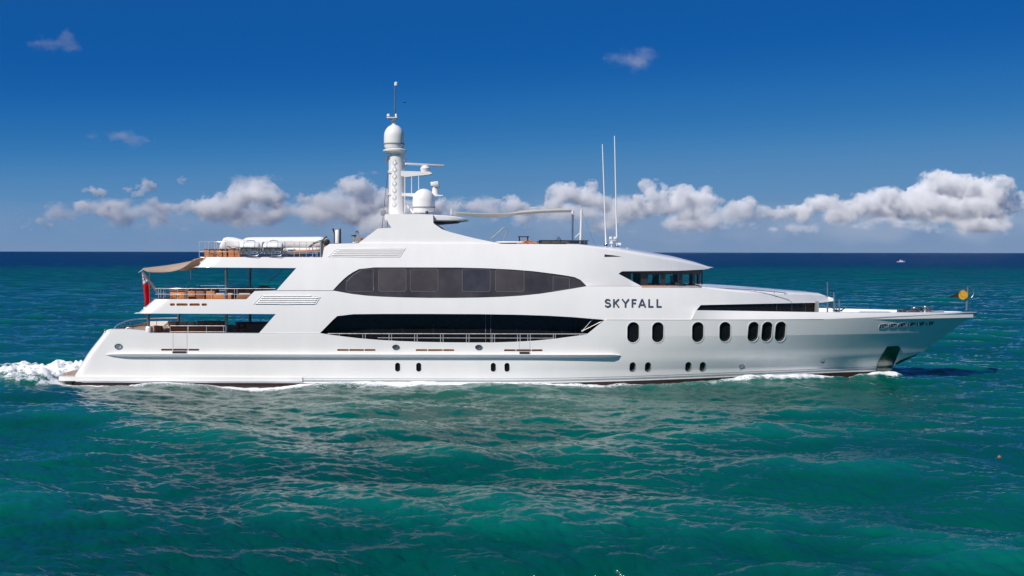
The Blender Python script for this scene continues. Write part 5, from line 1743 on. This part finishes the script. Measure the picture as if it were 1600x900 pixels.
jp = [(x - X_(366, jy), a - SD, b - SD) for x, a, b in boat_pts([(345.5, 386, 392), (348, 379.5, 394), (351.5, 372.5, 396), (356, 371, 396), (366, 371.6, 396), (376, 374.2, 396), (388, 376.6, 395), (400, 378, 394), (412, 378.5, 392)], jy)]
part('cover', lambda bm: covered_hull(bm, jp, 0, 0.72), M['cover'], jet)
part('strap', lambda bm: tube(bm, [(X_(347, jy) - X_(366, jy), -0.55, W(347, 385, jy)[1] - SD), (0.6, -0.74, W(366, 386, jy)[1] - SD)], 0.02, 6), M['grey'], jet)
part('cradle', lambda bm: box(bm, (0.3, 0, 0.04), (1.6, 0.9, 0.08)), M['grey'], jet, bevel=0.01)

crane = thing('deck_crane', T(500, 402, -1.4), 'dark folding crane arm at the forward end of the covered tender', 'crane')
loc = lambda px, py: P(px, py, -1.4) - P(500, 402, -1.4)
part('crane_arm', lambda bm: tube(bm, [loc(483, 387), loc(491, 380), loc(497, 378.2), loc(504, 376), loc(508, 370.5), loc(511, 371)], 0.07, 8), M['dark'], crane)
part('crane_post', lambda bm: tube(bm, [loc(502, 402), loc(502, 376)], 0.10, 10), M['satin'], crane)
part('winch', lambda bm: lathe(bm, [(0.14, -0.2), (0.22, -0.16), (0.22, 0.16), (0.14, 0.2)], loc(510, 379), 14, 'Y'), M['dark'], crane)
part('hook_line', lambda bm: tube(bm, [loc(483, 387), loc(483, 396)], 0.02, 5), M['rope'], crane)

bench = thing('gear_rack', T(470, 402, -2.2), 'steel rack of orange and blue water toys behind the top deck railing', 'rack')
bl_ = lambda px, py, y=-2.2: P(px, py, y) - P(470, 402, -2.2)
part('rack_frame', lambda bm: [tube(bm, [bl_(448, 402), bl_(448, 387), bl_(488, 387), bl_(488, 402)], 0.03, 6), tube(bm, [bl_(448, 394), bl_(488, 394)], 0.03, 6)], M['steel'], bench)
for a, b, py, m_ in ((450, 461, 391.5, 'blue'), (458, 478, 393, 'teak'), (478, 489, 392.5, 'orange'), (482, 489, 394.5, 'blue'), (452, 474, 398.5, 'dark')):
    part('paddle_board', lambda bm: box(bm, (bl_(a, py) + bl_(b, py)) / 2 + Vector((0, 0.15, 0)), ((bl_(b, py) - bl_(a, py)).length, 0.4, 0.10)), M[m_], bench, bevel=0.03)

# on the house roof aft of the arch
sh = thing('fender_rack', T(527, 381, -1.6), 'white cylinder standing between two dark posts aft of the mast arch', 'cylinder')
sl_ = lambda px, py: P(px, py, -1.6) - P(527, 381, -1.6)
part('cylinder', lambda bm: lathe(bm, [(0.12, 0), (0.15, 0.03), (0.15, sl_(527, 361).z), (0.10, sl_(527, 359.5).z)], (0, 0, 0), 16), M['gel'], sh)
for px, dx in ((523, -3.0), (531.5, 0.2)):
    part('post', lambda bm: tube(bm, [sl_(px, 381), sl_(px, 366), sl_(px + dx, 357.5)], 0.07, 8, 0.05), M['dark'], sh)
bk = thing('exercise_bike', T(555, 381, -0.8), 'dark exercise bike standing aft of the mast arch', 'exercise bike')
bl2 = lambda px, py: P(px, py, -0.8) - P(555, 381, -0.8)
part('frame', lambda bm: [tube(bm, [bl2(550, 380), bl2(559, 378)], 0.05, 7), tube(bm, [bl2(553, 379), bl2(557, 364)], 0.05, 7), tube(bm, [bl2(558, 379), bl2(554, 369)], 0.05, 7)], M['satin'], bk)
part('handlebar', lambda bm: tube(bm, [bl2(555, 363), bl2(558.5, 361.5), bl2(560, 365)], 0.04, 7), M['dark'], bk)
part('saddle', lambda bm: box(bm, bl2(552.5, 368.5), (0.30, 0.2, 0.09)), M['dark'], bk, bevel=0.03)
part('flywheel', lambda bm: lathe(bm, [(0.05, -0.05), (0.26, -0.04), (0.26, 0.04), (0.05, 0.05)], bl2(557.5, 374.5), 20, 'Y'), M['grey'], bk)
table('side_table', X_(569, -1.4), -1.2, W(569, 380, -1.2)[1], 0.55, 0.5, 0.34, 'low dark table at the aft foot of the mast arch', 'teak_dark')

# forward sun deck: hot tub surround, sunbeds, table
pz = W(830, 381.5, -1.8)[1]
tub = thing('hot_tub', (X_(800, -1.2), -1.2 + YC, pz - 0.6), 'white rimmed hot tub on the forward top deck beside the stair rail', 'hot tub')
part('tub_wall', lambda bm: lathe(bm, [(1.05, 0), (1.05, 0.64), (0.85, 0.66), (0.85, 0.3)], (0, 0, 0), 28), M['teak_dark'], tub)
part('tub_rim', lambda bm: lathe(bm, [(0.84, 0.66), (0.86, 0.74), (1.06, 0.78), (1.16, 0.70), (1.10, 0.64)], (0, 0, 0), 32), M['gel'], tub)
for k, (px, lb) in enumerate(((816, 'orange brown sun lounger on the forward top deck under the awning, the aft one'), (834, 'orange brown sun lounger on the forward top deck under the awning, the forward one'))):
    lg = thing('sun_lounger', (X_(px, -2.0), -2.0 + YC, pz - 0.5), lb, 'sun lounger', 'sun loungers on the forward top deck')
    part('frame', lambda bm: box(bm, (0, 0, 0.40), (0.75, 1.6, 0.12)), M['teak_dark'], lg, bevel=0.02)
    part('mattress', lambda bm: box(bm, (0, 0, 0.53), (0.70, 1.5, 0.14)), M['teak'], lg, bevel=0.05, seg=3)
    part('backrest', lambda bm: box(bm, (0.16 if k == 0 else -0.16, -0.2, 0.66), (0.42, 0.9, 0.10), Matrix.Rotation(0.55 if k else -0.55, 3, 'Y')), M['teak'], lg, bevel=0.04, seg=3)
    for sx in (-1, 1):
        part('leg', lambda bm: box(bm, (sx * 0.3, -0.7, 0.17), (0.07, 0.07, 0.345)), M['teak_dark'], lg)
tb = table('bar_table', X_(818, 0.4), 0.4, W(818, 378, 0.4)[1] - 0.4, 0.75, 0.6, 0.78, 'small dark table rising above the sun loungers', 'teak_dark')
armchair('deck_sofa', X_(868, -1.9), -1.9, pz - 0.75, PI, 'low brown sofa behind the smoked windscreen of the top deck', 2.0, 0.86, 'teak_dark', 'cushion')
fa = thing('folding_chair', T(873, 380, 0.5), 'small steel framed chair behind the windscreen of the top deck', 'chair')
fl = lambda px, py: P(px, py, 0.5) - P(873, 380, 0.5)
part('frame', lambda bm: [tube(bm, [fl(868, 379), fl(873, 369.5), fl(878, 379)], 0.035, 7), tube(bm, [fl(869.5, 373), fl(876.5, 373)], 0.035, 7)], M['steel'], fa)
part('seat', lambda bm: box(bm, fl(873, 375.5), (0.4, 0.4, 0.05)), M['canvas_white'], fa, bevel=0.015)

# foredeck: mooring lines and gear
rp = thing('mooring_line', T(1400, 482, -1.0), 'coiled dark mooring line with orange tail lying on the foredeck', 'rope')
rl_ = lambda x, y, z: Vector((x, y, z))
z0 = 4.34 - rp.location.z
def coil(bm):
    pts = []
    for i in range(90):
        a = i * 0.35
        r = 0.50 - 0.003 * i
        pts.append((1.2 + r * math.cos(a) * 1.1, 0.2 + r * math.sin(a) * 0.7, z0 + 0.03 + 0.0022 * i))
    tube(bm, pts, 0.035, 6)
part('coil', coil, M['rope'], rp)
part('tail', lambda bm: tube(bm, [(0.8, 0.2, z0), (0.3, -0.1, z0), (-0.1, 0.15, z0), (-0.5, -0.1, z0), (-0.9, 0.1, z0 + 0.05)], 0.05, 6), M['orange'], rp)
fd = thing('deck_gear', T(1418, 482, 0.2), 'dark bundle of anchor gear beside the windlass on the foredeck', 'gear')
r5 = random.Random(5)
z1 = 4.32 - fd.location.z
for k in range(7):
    part('bundle', lambda bm: box(bm, (r5.uniform(-0.5, 1.6), r5.uniform(-0.5, 0.5), z1 + r5.uniform(0.05, 0.22)), (r5.uniform(0.2, 0.5), r5.uniform(0.2, 0.4), r5.uniform(0.10, 0.28)), Matrix.Rotation(r5.uniform(-1, 1), 3, 'Z') @ Matrix.Rotation(r5.uniform(-.4, .4), 3, 'Y')), M[('dark', 'rope', 'satin', 'blue', 'dark', 'teak_dark', 'rope')[k]], fd, bevel=0.04)

# flags
def cloth(bm, grid):
    n, m = len(grid), len(grid[0])
    A = [[bm.verts.new(p) for p in row] for row in grid]
    B = [[bm.verts.new(p + Vector((0, 0.012, 0))) for p in row] for row in grid]
    for i in range(n - 1):
        for j in range(m - 1):
            bm.faces.new((A[i][j], A[i + 1][j], A[i + 1][j + 1], A[i][j + 1]))
            bm.faces.new((B[i][j], B[i][j + 1], B[i + 1][j + 1], B[i + 1][j]))
def border(bm, grid): pass
ens = thing('ensign', T(221.5, 425, 0), 'red ensign hanging limp from the slanted staff at the stern', 'flag')
def ens_grid(t0, t1, s0=0.0, s1=1.0):
    g = []
    for i in range(17):
        t = lerp(t0, t1, i / 16)
        row = []
        pl = lerp(221.2, 227.5, t); pr = interp(t, [(0, 222.5), (0.1, 226), (0.3, 233.5), (0.6, 235.0), (1, 233)])
        for j in range(9):
            s = lerp(s0, s1, j / 8)
            px = lerp(pl, pr, s)
            py = 428 + 65 * t - 4 * s * (1 - t)
            p = P(px, py, 0) - P(221.5, 425, 0)
            p.y += 0.11 * math.sin(s * 9 + t * 3) * min(1, 2 * t + .2)
            row.append(p)
        g.append(row)
    return g
part('field', lambda bm: cloth(bm, ens_grid(0.27, 1.0)), M['red'], ens)
m_uj, t_uj, p_uj = new_mat('union_canton')
tcj = t_uj.n('TexCoord').outputs['Object']
vj = t_uj.n('TexNoise', {'Vector': tcj, 'Scale': 5.0, 'Detail': 2.0}).outputs[0]
cj = t_uj.mix(t_uj.ramp(vj, 0.52, 0.56), (0.62, 0.62, 0.63), (0.02, 0.03, 0.16))
cj = t_uj.mix(t_uj.ramp(vj, 0.40, 0.37), cj, (0.50, 0.02, 0.03))
t_uj.t.links.new(cj, p_uj.inputs['Base Color']); p_uj.inputs['Roughness'].default_value = 0.8
part('canton', lambda bm: cloth(bm, ens_grid(0.0, 0.268)), m_uj, ens)
bf = thing('bow_flag', T(1510, 458, 0), 'black pennant with a yellow disc flying aft from the bow staff', 'flag')
def bf_grid():
    g = []
    for i in range(15):
        u = i / 14
        row = []
        for j in range(9):
            v = j / 8
            pt = lerp(450.5, 462.2, u); pb = lerp(467.5, 463.2, u ** 0.8)
            px = 1510.6 - 27 * u
            p = P(px, lerp(pt, pb, v) + 0.8 * math.sin(u * 8), 0) - P(1510, 458, 0)
            p.y += 0.10 * math.sin(u * 7 + v)
            row.append(p)
        g.append(row)
    return g
gb = bf_grid()
part('cloth', lambda bm: cloth(bm, gb), M['black_cloth'], bf)
def disc(bm):
    c = P(1504, 459.6, 0) - P(1510, 458, 0)
    n = 26
    f = []
    for k in range(n):
        a = 2 * PI * k / n
        rr = 0.31 * (1 + 0.03 * math.sin(7 * a) + 0.03 * math.sin(3 * a + 1))
        f.append(bm.verts.new((c.x + rr * math.cos(a), -0.13 + 0.05 * math.sin(a * 2), c.z + rr * math.sin(a))))
    bm.faces.new(f)
    r = bmesh.ops.extrude_face_region(bm, geom=bm.faces[:])
    bmesh.ops.translate(bm, verts=[v for v in r['geom'] if isinstance(v, bmesh.types.BMVert)], vec=(0, 0.03, 0))
part('emblem', disc, M['yellow'], bf)

# helmsman and helm chair in the wheelhouse
def skin_body(name, joints, edges, radii, mat, parent, sub=1):
    me = bpy.data.meshes.new(name)
    me.from_pydata(joints, edges, [])
    o = bpy.data.objects.new(name, me); COL.objects.link(o)
    md = o.modifiers.new('skin', 'SKIN'); md.use_smooth_shade = True
    for i, r in enumerate(radii):
        me.skin_vertices[0].data[i].radius = (r, r) if not isinstance(r, tuple) else r
    me.skin_vertices[0].data[0].use_root = True
    sb = o.modifiers.new('sub', 'SUBSURF'); sb.levels = sub; sb.render_levels = sub
    dg = bpy.context.evaluated_depsgraph_get()
    m2 = bpy.data.meshes.new_from_object(o.evaluated_get(dg))
    m2.name = name
    bpy.data.objects.remove(o); bpy.data.meshes.remove(me)
    m2.materials.clear()
    return link_mesh(name, m2, mat, parent)

def person(x, y, z, rz, label):
    t = thing('person', (x, y + YC, z), label, 'person', None, rz)
    J = [(0, 0, 0.95), (0, 0, 1.12), (0, 0, 1.34), (0, 0, 1.46), (0.02, 0, 1.53), (0.02, 0, 1.63), (0.01, 0, 1.71)]
    R = [0.15, 0.14, (0.15, 0.12), 0.065, 0.065, 0.088, 0.075]
    E_ = [(0, 1), (1, 2), (2, 3), (3, 4), (4, 5), (5, 6)]
    def add(par, pts, rad):
        p = par
        for q, r in zip(pts, rad):
            J.append(q); R.append(r); E_.append((p, len(J) - 1)); p = len(J) - 1
        return p
    for s in (-1, 1):
        add(0, [(0, s * 0.10, 0.86), (0.02, s * 0.11, 0.48), (0, s * 0.11, 0.09), (0.12, s * 0.12, 0.045)], [0.10, 0.065, 0.045, 0.04])
        h = add(2, [(0, s * 0.19, 1.38), (0.03, s * 0.24, 1.12), (0.26, s * 0.20, 1.06), (0.33, s * 0.19, 1.07)], [0.06, 0.045, 0.032, 0.035])
        for k in range(4):
            add(h, [(0.39, s * (0.165 + 0.018 * k), 1.07 - 0.004 * k), (0.425, s * (0.165 + 0.018 * k), 1.05)], [0.0095, 0.008])
        add(h, [(0.36, s * 0.145, 1.085), (0.39, s * 0.135, 1.08)], [0.011, 0.009])
    skin_body('body', J, E_, R, M['navy'], t)
    part('hair', lambda bm: lathe(bm, [(0.092, 1.66), (0.096, 1.70), (0.08, 1.76), (0.03, 1.79)], (-0.01, 0, 0), 14), M['dark'], t)
    part('face', lambda bm: [lathe(bm, [(0.03, 1.535), (0.06, 1.56), (0.075, 1.61), (0.078, 1.66)], (0.03, 0, 0), 14), box(bm, (0.115, 0, 1.62), (0.03, 0.025, 0.04))], M['skin'], t)
    return t
person(W(1021, 440, -0.4)[0], -0.4, 5.20, 0.0, 'dark dressed person standing at the helm, seen through the wheelhouse glass')
hc = thing('helm_chair', (W(1056, 440, 0.2)[0], 0.2 + YC, 5.20), 'high backed pale edged helm chair seen through the wheelhouse glass', 'chair')
part('pedestal', lambda bm: lathe(bm, [(0.28, 0), (0.26, 0.04), (0.06, 0.08), (0.06, 0.62)], (0, 0, 0), 16), M['satin'], hc)
part('seat', lambda bm: box(bm, (0, 0, 0.70), (0.55, 0.55, 0.16)), M['cushion_white'], hc, bevel=0.05, seg=3)
part('backrest', lambda bm: box(bm, (-0.25, 0, 1.18), (0.16, 0.52, 0.86), Matrix.Rotation(-0.12, 3, 'Y')), M['grey'], hc, bevel=0.07, seg=3)
for s in (-1, 1):
    part('armrest', lambda bm: box(bm, (0, s * 0.3, 0.92), (0.42, 0.07, 0.07)), M['dark'], hc, bevel=0.02)

# ------------------------------------------------------------------ away from the yacht
def far_boat(px, py, L_, label):
    d = CAM_H * F_PX / (py - HOR)
    x = (px - 800) / F_PX * d
    t = thing('motor_boat', (x, d - DIST, 0.1), label, 'boat')
    k = L_ / 7.0
    def hl(bm):
        rows = []
        for u in np.linspace(0, 1, 12):
            w = 1.2 * (1 - max(0, (u - 0.45) / 0.55) ** 2.2) * k
            zt = (0.85 + 0.35 * u * u) * k
            rows.append([bm.verts.new(((u * 7 - 3.5) * k, y, z)) for y, z in ((-w, zt), (-w * 0.8, 0.1), (0, -0.5 * k + 0.5 * k * u ** 4), (w * 0.8, 0.1), (w, zt))])
        for a, b in zip(rows, rows[1:]):
            for i in range(4): bm.faces.new((a[i], b[i], b[i + 1], a[i + 1]))
            bm.faces.new((a[4], b[4], b[0], a[0]))
        bm.faces.new(rows[0])
    part('hull', hl, M['gel'], t)
    part('cabin', lambda bm: prism(bm, [(-1.2 * k, 0.9 * k), (1.2 * k, 0.95 * k), (0.5 * k, 1.9 * k), (-0.9 * k, 1.95 * k)], -0.8 * k, 0.8 * k), M['gel'], t, bevel=0.06)
    part('window', lambda bm: prism(bm, [(-0.8 * k, 1.3 * k), (0.75 * k, 1.3 * k), (0.4 * k, 1.75 * k), (-0.8 * k, 1.75 * k)], -0.83 * k, 0.83 * k), M['glass_dark'], t)
    part('outboard_motor', lambda bm: box(bm, (-3.6 * k, 0, 0.8 * k), (0.5 * k, 0.5 * k, 1.0 * k)), M['dark'], t, bevel=0.08)
    return t
far_boat(1408, 409.0, 7.2, 'tiny white motor boat far off near the horizon on the right')

d = 330.0
bx = thing('bird', ((632 - 800) / F_PX * d, d - DIST, CAM_H + (HOR - 160.5) / F_PX * d), 'dark bird flying beside the top of the mast', 'bird', None, 0.5)
skin_body('body', [(0, 0, 0), (0.25, 0, 0.02), (0.38, 0, 0.05), (-0.3, 0, 0.0), (-0.5, 0.0, 0.0), (0.08, 0.35, 0.22), (-0.05, 0.8, 0.12), (-0.15, 1.05, 0.02), (0.08, -0.35, 0.22), (-0.05, -0.8, 0.12), (-0.15, -1.05, 0.02)],
          [(0, 1), (1, 2), (0, 3), (3, 4), (0, 5), (5, 6), (6, 7), (0, 8), (8, 9), (9, 10)],
          [0.11, 0.09, 0.04, 0.08, 0.05, (0.11, 0.03), (0.08, 0.02), (0.02, 0.01), (0.11, 0.03), (0.08, 0.02), (0.02, 0.01)], M['dark'], bx)
d = CAM_H * F_PX / (718 - HOR)
fl_ = thing('float', ((1562 - 800) / F_PX * d, d - DIST, 0.12), 'tiny faded orange float drifting alone on the water at the right edge', 'float')
part('float_body', lambda bm: lathe(bm, [(0.01, -0.07), (0.06, -0.04), (0.075, 0), (0.06, 0.05), (0.02, 0.08)], (0, 0, 0), 14), simple('faded_orange_float', (0.30, 0.13, 0.06), 0.7), fl_)
part('float_eye', lambda bm: tube(bm, [(-0.02, 0, 0.075), (0, 0, 0.115), (0.02, 0, 0.075)], 0.008, 5), M['rope'], fl_)
# ------------------------------------------------------------------ clouds: real lumps of scattering air far offshore
from mathutils import noise as mnoise
def cloud_material(name, dens, lo, hi, nscale, g=-0.55, stretch=1.0, band_k=5.0, amp=4.0, base=(130.0, 760.0, 0.05)):
    m = bpy.data.materials.new(name)
    m.use_nodes = True
    nt = m.node_tree
    nt.nodes.remove(nt.nodes['Principled BSDF'])
    t = NT(nt)
    pos = t.n('NewGeometry').outputs['Position']
    mp = t.n('Mapping', {'Vector': pos, 'Scale': (1.0 / stretch, 1.0, 1.0)}).outputs[0]
    a = t.math('MINIMUM', t.math('MULTIPLY', t.n('Attribute', attribute_name='density').outputs['Fac'], band_k), 1.0)
    n1 = t.n('TexNoise', {'Vector': mp, 'Scale': nscale, 'Detail': 9.0, 'Roughness': 0.73, 'Distortion': 0.0}).outputs[0]
    v = t.math('ADD', a, t.math('MULTIPLY', t.math('SUBTRACT', n1, 0.5), amp))
    d = t.math('MULTIPLY', t.math('MULTIPLY', t.ramp(v, lo, hi), t.ramp(a, 0.02, 0.16)), t.math('MULTIPLY', t.ramp(t.n('SeparateXYZ', {0: pos}).outputs[2], base[0], base[1], base[2], 1.0), dens))
    sc_ = t.n('VolumeScatter', {'Color': (1, 1, 1, 1), 'Density': d, 'Anisotropy': g})
    nt.links.new(sc_.outputs[0], nt.nodes['Material Output'].inputs['Volume'])
    return m

def volume_tree(name, mat, voxel, band):
    ng = bpy.data.node_groups.new(name, 'GeometryNodeTree')
    ng.interface.new_socket('Geometry', in_out='INPUT', socket_type='NodeSocketGeometry')
    ng.interface.new_socket('Geometry', in_out='OUTPUT', socket_type='NodeSocketGeometry')
    gi = ng.nodes.new('NodeGroupInput'); go = ng.nodes.new('NodeGroupOutput')
    mv = ng.nodes.new('GeometryNodeMeshToVolume')
    mv.resolution_mode = 'VOXEL_SIZE'
    mv.inputs['Voxel Size'].default_value = voxel
    mv.inputs['Interior Band Width'].default_value = band
    mv.inputs['Density'].default_value = 1.0
    sm = ng.nodes.new('GeometryNodeSetMaterial'); sm.inputs['Material'].default_value = mat
    ng.links.new(gi.outputs[0], mv.inputs['Mesh'])
    ng.links.new(mv.outputs[0], sm.inputs['Geometry'])
    ng.links.new(sm.outputs[0], go.inputs[0])
    return ng

C_DENSE = cloud_material('cloud_dense', 1 / 75.0, 0.22, 0.46, 0.0085, band_k=1.39, amp=5.6)
C_THIN = cloud_material('cloud_thin', 1 / 150.0, 0.22, 1.1, 0.0040, stretch=1.6, band_k=1.58, amp=4.5, base=(60.0, 300.0, 0.4))
C_WISP = cloud_material('cloud_wisp', 1 / 330.0, 0.36, 1.2, 0.0060, stretch=1.5, band_k=1.29, amp=4.5, base=(0.0, 1.0, 1.0))
C_HAZE = cloud_material('cloud_haze_bank', 1 / 8500.0, 0.20, 1.3, 0.0011, stretch=2.5, band_k=2.5, amp=3.0, base=(0.0, 1.0, 1.0))
V_HAZE = volume_tree('cloud_haze_volume', C_HAZE, 260.0, 2600.0)
V_DENSE = volume_tree('cloud_dense_volume', C_DENSE, 30.0, 600.0)
V_THIN = volume_tree('cloud_thin_volume', C_THIN, 50.0, 950.0)
V_WISP = volume_tree('cloud_wisp_volume', C_WISP, 30.0, 500.0)
VT = {C_HAZE.name: V_HAZE, C_DENSE.name: V_DENSE, C_THIN.name: V_THIN, C_WISP.name: V_WISP}
CL_D = 14000.0
def cloud_xyz(px, py, d=CL_D):
    return ((px - 800) * d / F_PX, d - DIST, CAM_H + (HOR - py) * d / F_PX)

def build_cloud(name, blobs, mat, label, seed, d=CL_D, vox=26.0, amp=1.0, depth=1.0):
    """blobs: (px, py, radius_x_px, radius_y_px). Lumps are merged by a voxel skin and then billowed."""
    r = random.Random(seed)
    bm = bmesh.new()
    k = d / F_PX
    for (px, py, rx, ry) in blobs:
        n = min(40, max(5, int(rx * ry / 60)))
        for i in range(n):
            a, b = r.uniform(0, 6.283), math.sqrt(r.random())
            qx, qy = px + rx * b * math.cos(a) * 0.75, py + ry * b * math.sin(a) * 0.70
            rr = (0.34 + 0.55 * r.random() ** 1.5) * min(rx, ry) * (1.05 - 0.30 * b)
            c = cloud_xyz(qx, qy, d)
            mtx = Matrix.Translation((c[0], c[1] + r.uniform(-1, 1) * rx * k * 0.6 * depth, c[2])) @ Matrix.Diagonal((rr * k * r.uniform(1, 1.5), rr * k, rr * k * r.uniform(0.75, 1.0), 1))
            bmesh.ops.create_icosphere(bm, subdivisions=2, radius=1.0, matrix=mtx)
    me = bpy.data.meshes.new(name)
    bm.to_mesh(me); bm.free()
    o = bpy.data.objects.new(name, me)
    COL.objects.link(o)
    md = o.modifiers.new('skin', 'REMESH'); md.mode = 'VOXEL'; md.voxel_size = vox
    dg = bpy.context.evaluated_depsgraph_get()
    ev = o.evaluated_get(dg)
    m2 = bpy.data.meshes.new_from_object(ev)
    o.modifiers.clear()
    o.data = m2
    bpy.data.meshes.remove(me)
    m2.name = name
    m2.materials.clear(); m2.materials.append(mat)
    gm = o.modifiers.new('volume', 'NODES'); gm.node_group = VT[mat.name]
    tag(o, kind='structure')
    return o

CLOUDS = [
    ([(1478, 302, 60, 36), (1530, 300, 46, 32), (1440, 322, 66, 28), (1545, 330, 60, 24), (1487, 280, 26, 20), (1528, 284, 22, 18), (1590, 318, 30, 22)], C_DENSE, 1, 14000),
    ([(1500, 318, 60, 28), (1460, 320, 44, 26)], C_DENSE, 11, 12800),
    ([(1375, 306, 40, 22), (1340, 325, 54, 24), (1400, 325, 56, 24), (1425, 302, 26, 16)], C_DENSE, 2, 13500),
    ([(1290, 318, 30, 20), (1255, 332, 46, 18), (1312, 332, 34, 24), (1218, 328, 30, 18)], C_DENSE, 3, 15000),
    ([(1150, 327, 38, 24), (1130, 342, 46, 18), (1168, 315, 20, 14), (1188, 334, 38, 18)], C_DENSE, 4, 13000),
    ([(1035, 296, 50, 22), (1085, 308, 52, 22), (1010, 322, 56, 24), (1070, 332, 56, 20), (1115, 312, 30, 16)], C_DENSE, 5, 14500),
    ([(885, 305, 38, 24), (930, 300, 18, 24), (925, 318, 42, 20), (866, 302, 20, 14), (790, 322, 44, 18), (835, 332, 44, 18)], C_DENSE, 6, 14000),
    ([(640, 318, 50, 22), (690, 326, 46, 18), (735, 322, 40, 16)], C_DENSE, 12, 15500),
    ([(40, 352, 60, 12), (88, 342, 34, 12), (20, 338, 26, 9)], C_DENSE, 13, 16500),
    ([(560, 298, 34, 24), (588, 312, 32, 28), (548, 332, 46, 22), (498, 312, 40, 18), (476, 326, 44, 16)], C_DENSE, 7, 14000),
    ([(316, 322, 38, 26), (350, 332, 40, 24), (398, 298, 44, 22), (420, 312, 40, 20), (335, 304, 34, 14)], C_DENSE, 8, 14500),
    ([(230, 290, 24, 16), (215, 306, 40, 14), (285, 284, 22, 11), (245, 320, 24, 13), (268, 326, 36, 15)], C_DENSE, 9, 14000),
    ([(150, 302, 30, 14), (125, 320, 32, 15), (150, 334, 36, 15), (185, 345, 16, 12)], C_DENSE, 10, 15000),
]
THIN = [
    ([(1400, 345, 210, 24), (1250, 350, 180, 20), (1520, 345, 120, 28)], C_THIN, 21, 17000),
    ([(1000, 338, 160, 30), (850, 334, 130, 28), (1110, 345, 100, 22), (730, 325, 70, 26)], C_THIN, 22, 17000),
    ([(420, 330, 130, 34), (560, 335, 100, 38), (390, 285, 74, 20), (575, 268, 30, 14), (470, 350, 180, 16)], C_THIN, 23, 17000),
    ([(180, 330, 120, 28), (30, 358, 70, 9), (60, 338, 80, 10), (250, 352, 160, 14)], C_THIN, 24, 17000),
]
HAZY = [([(x, 345 + 8 * ((x // 200) % 2), 190, 52) for x in range(-200, 1900, 200)], C_HAZE, 41, 24000)]
WISPS = [
    ([(82, 66, 58, 20), (112, 76, 50, 16), (70, 74, 40, 14)], C_WISP, 31, 9000),
    ([(188, 218, 56, 21), (135, 214, 26, 12), (120, 234, 28, 9), (215, 222, 36, 9)], C_WISP, 32, 10000),
    ([(1003, 90, 32, 30), (972, 86, 34, 22), (962, 128, 16, 9)], C_WISP, 33, 9000),
    ([(1130, 267, 18, 9), (1100, 272, 16, 6)], C_WISP, 34, 12000),
]
for b, m, s, d in CLOUDS: build_cloud('cloud', b, m, '', s, d, vox=42.0)
for b, m, s, d in THIN: build_cloud('cloud', b, m, '', s, d, vox=70.0)
for b, m, s, d in WISPS: build_cloud('cloud', b, m, '', s, d, vox=42.0)
for b, m, s, d in HAZY: build_cloud('cloud', b, m, '', s, d, vox=240.0)
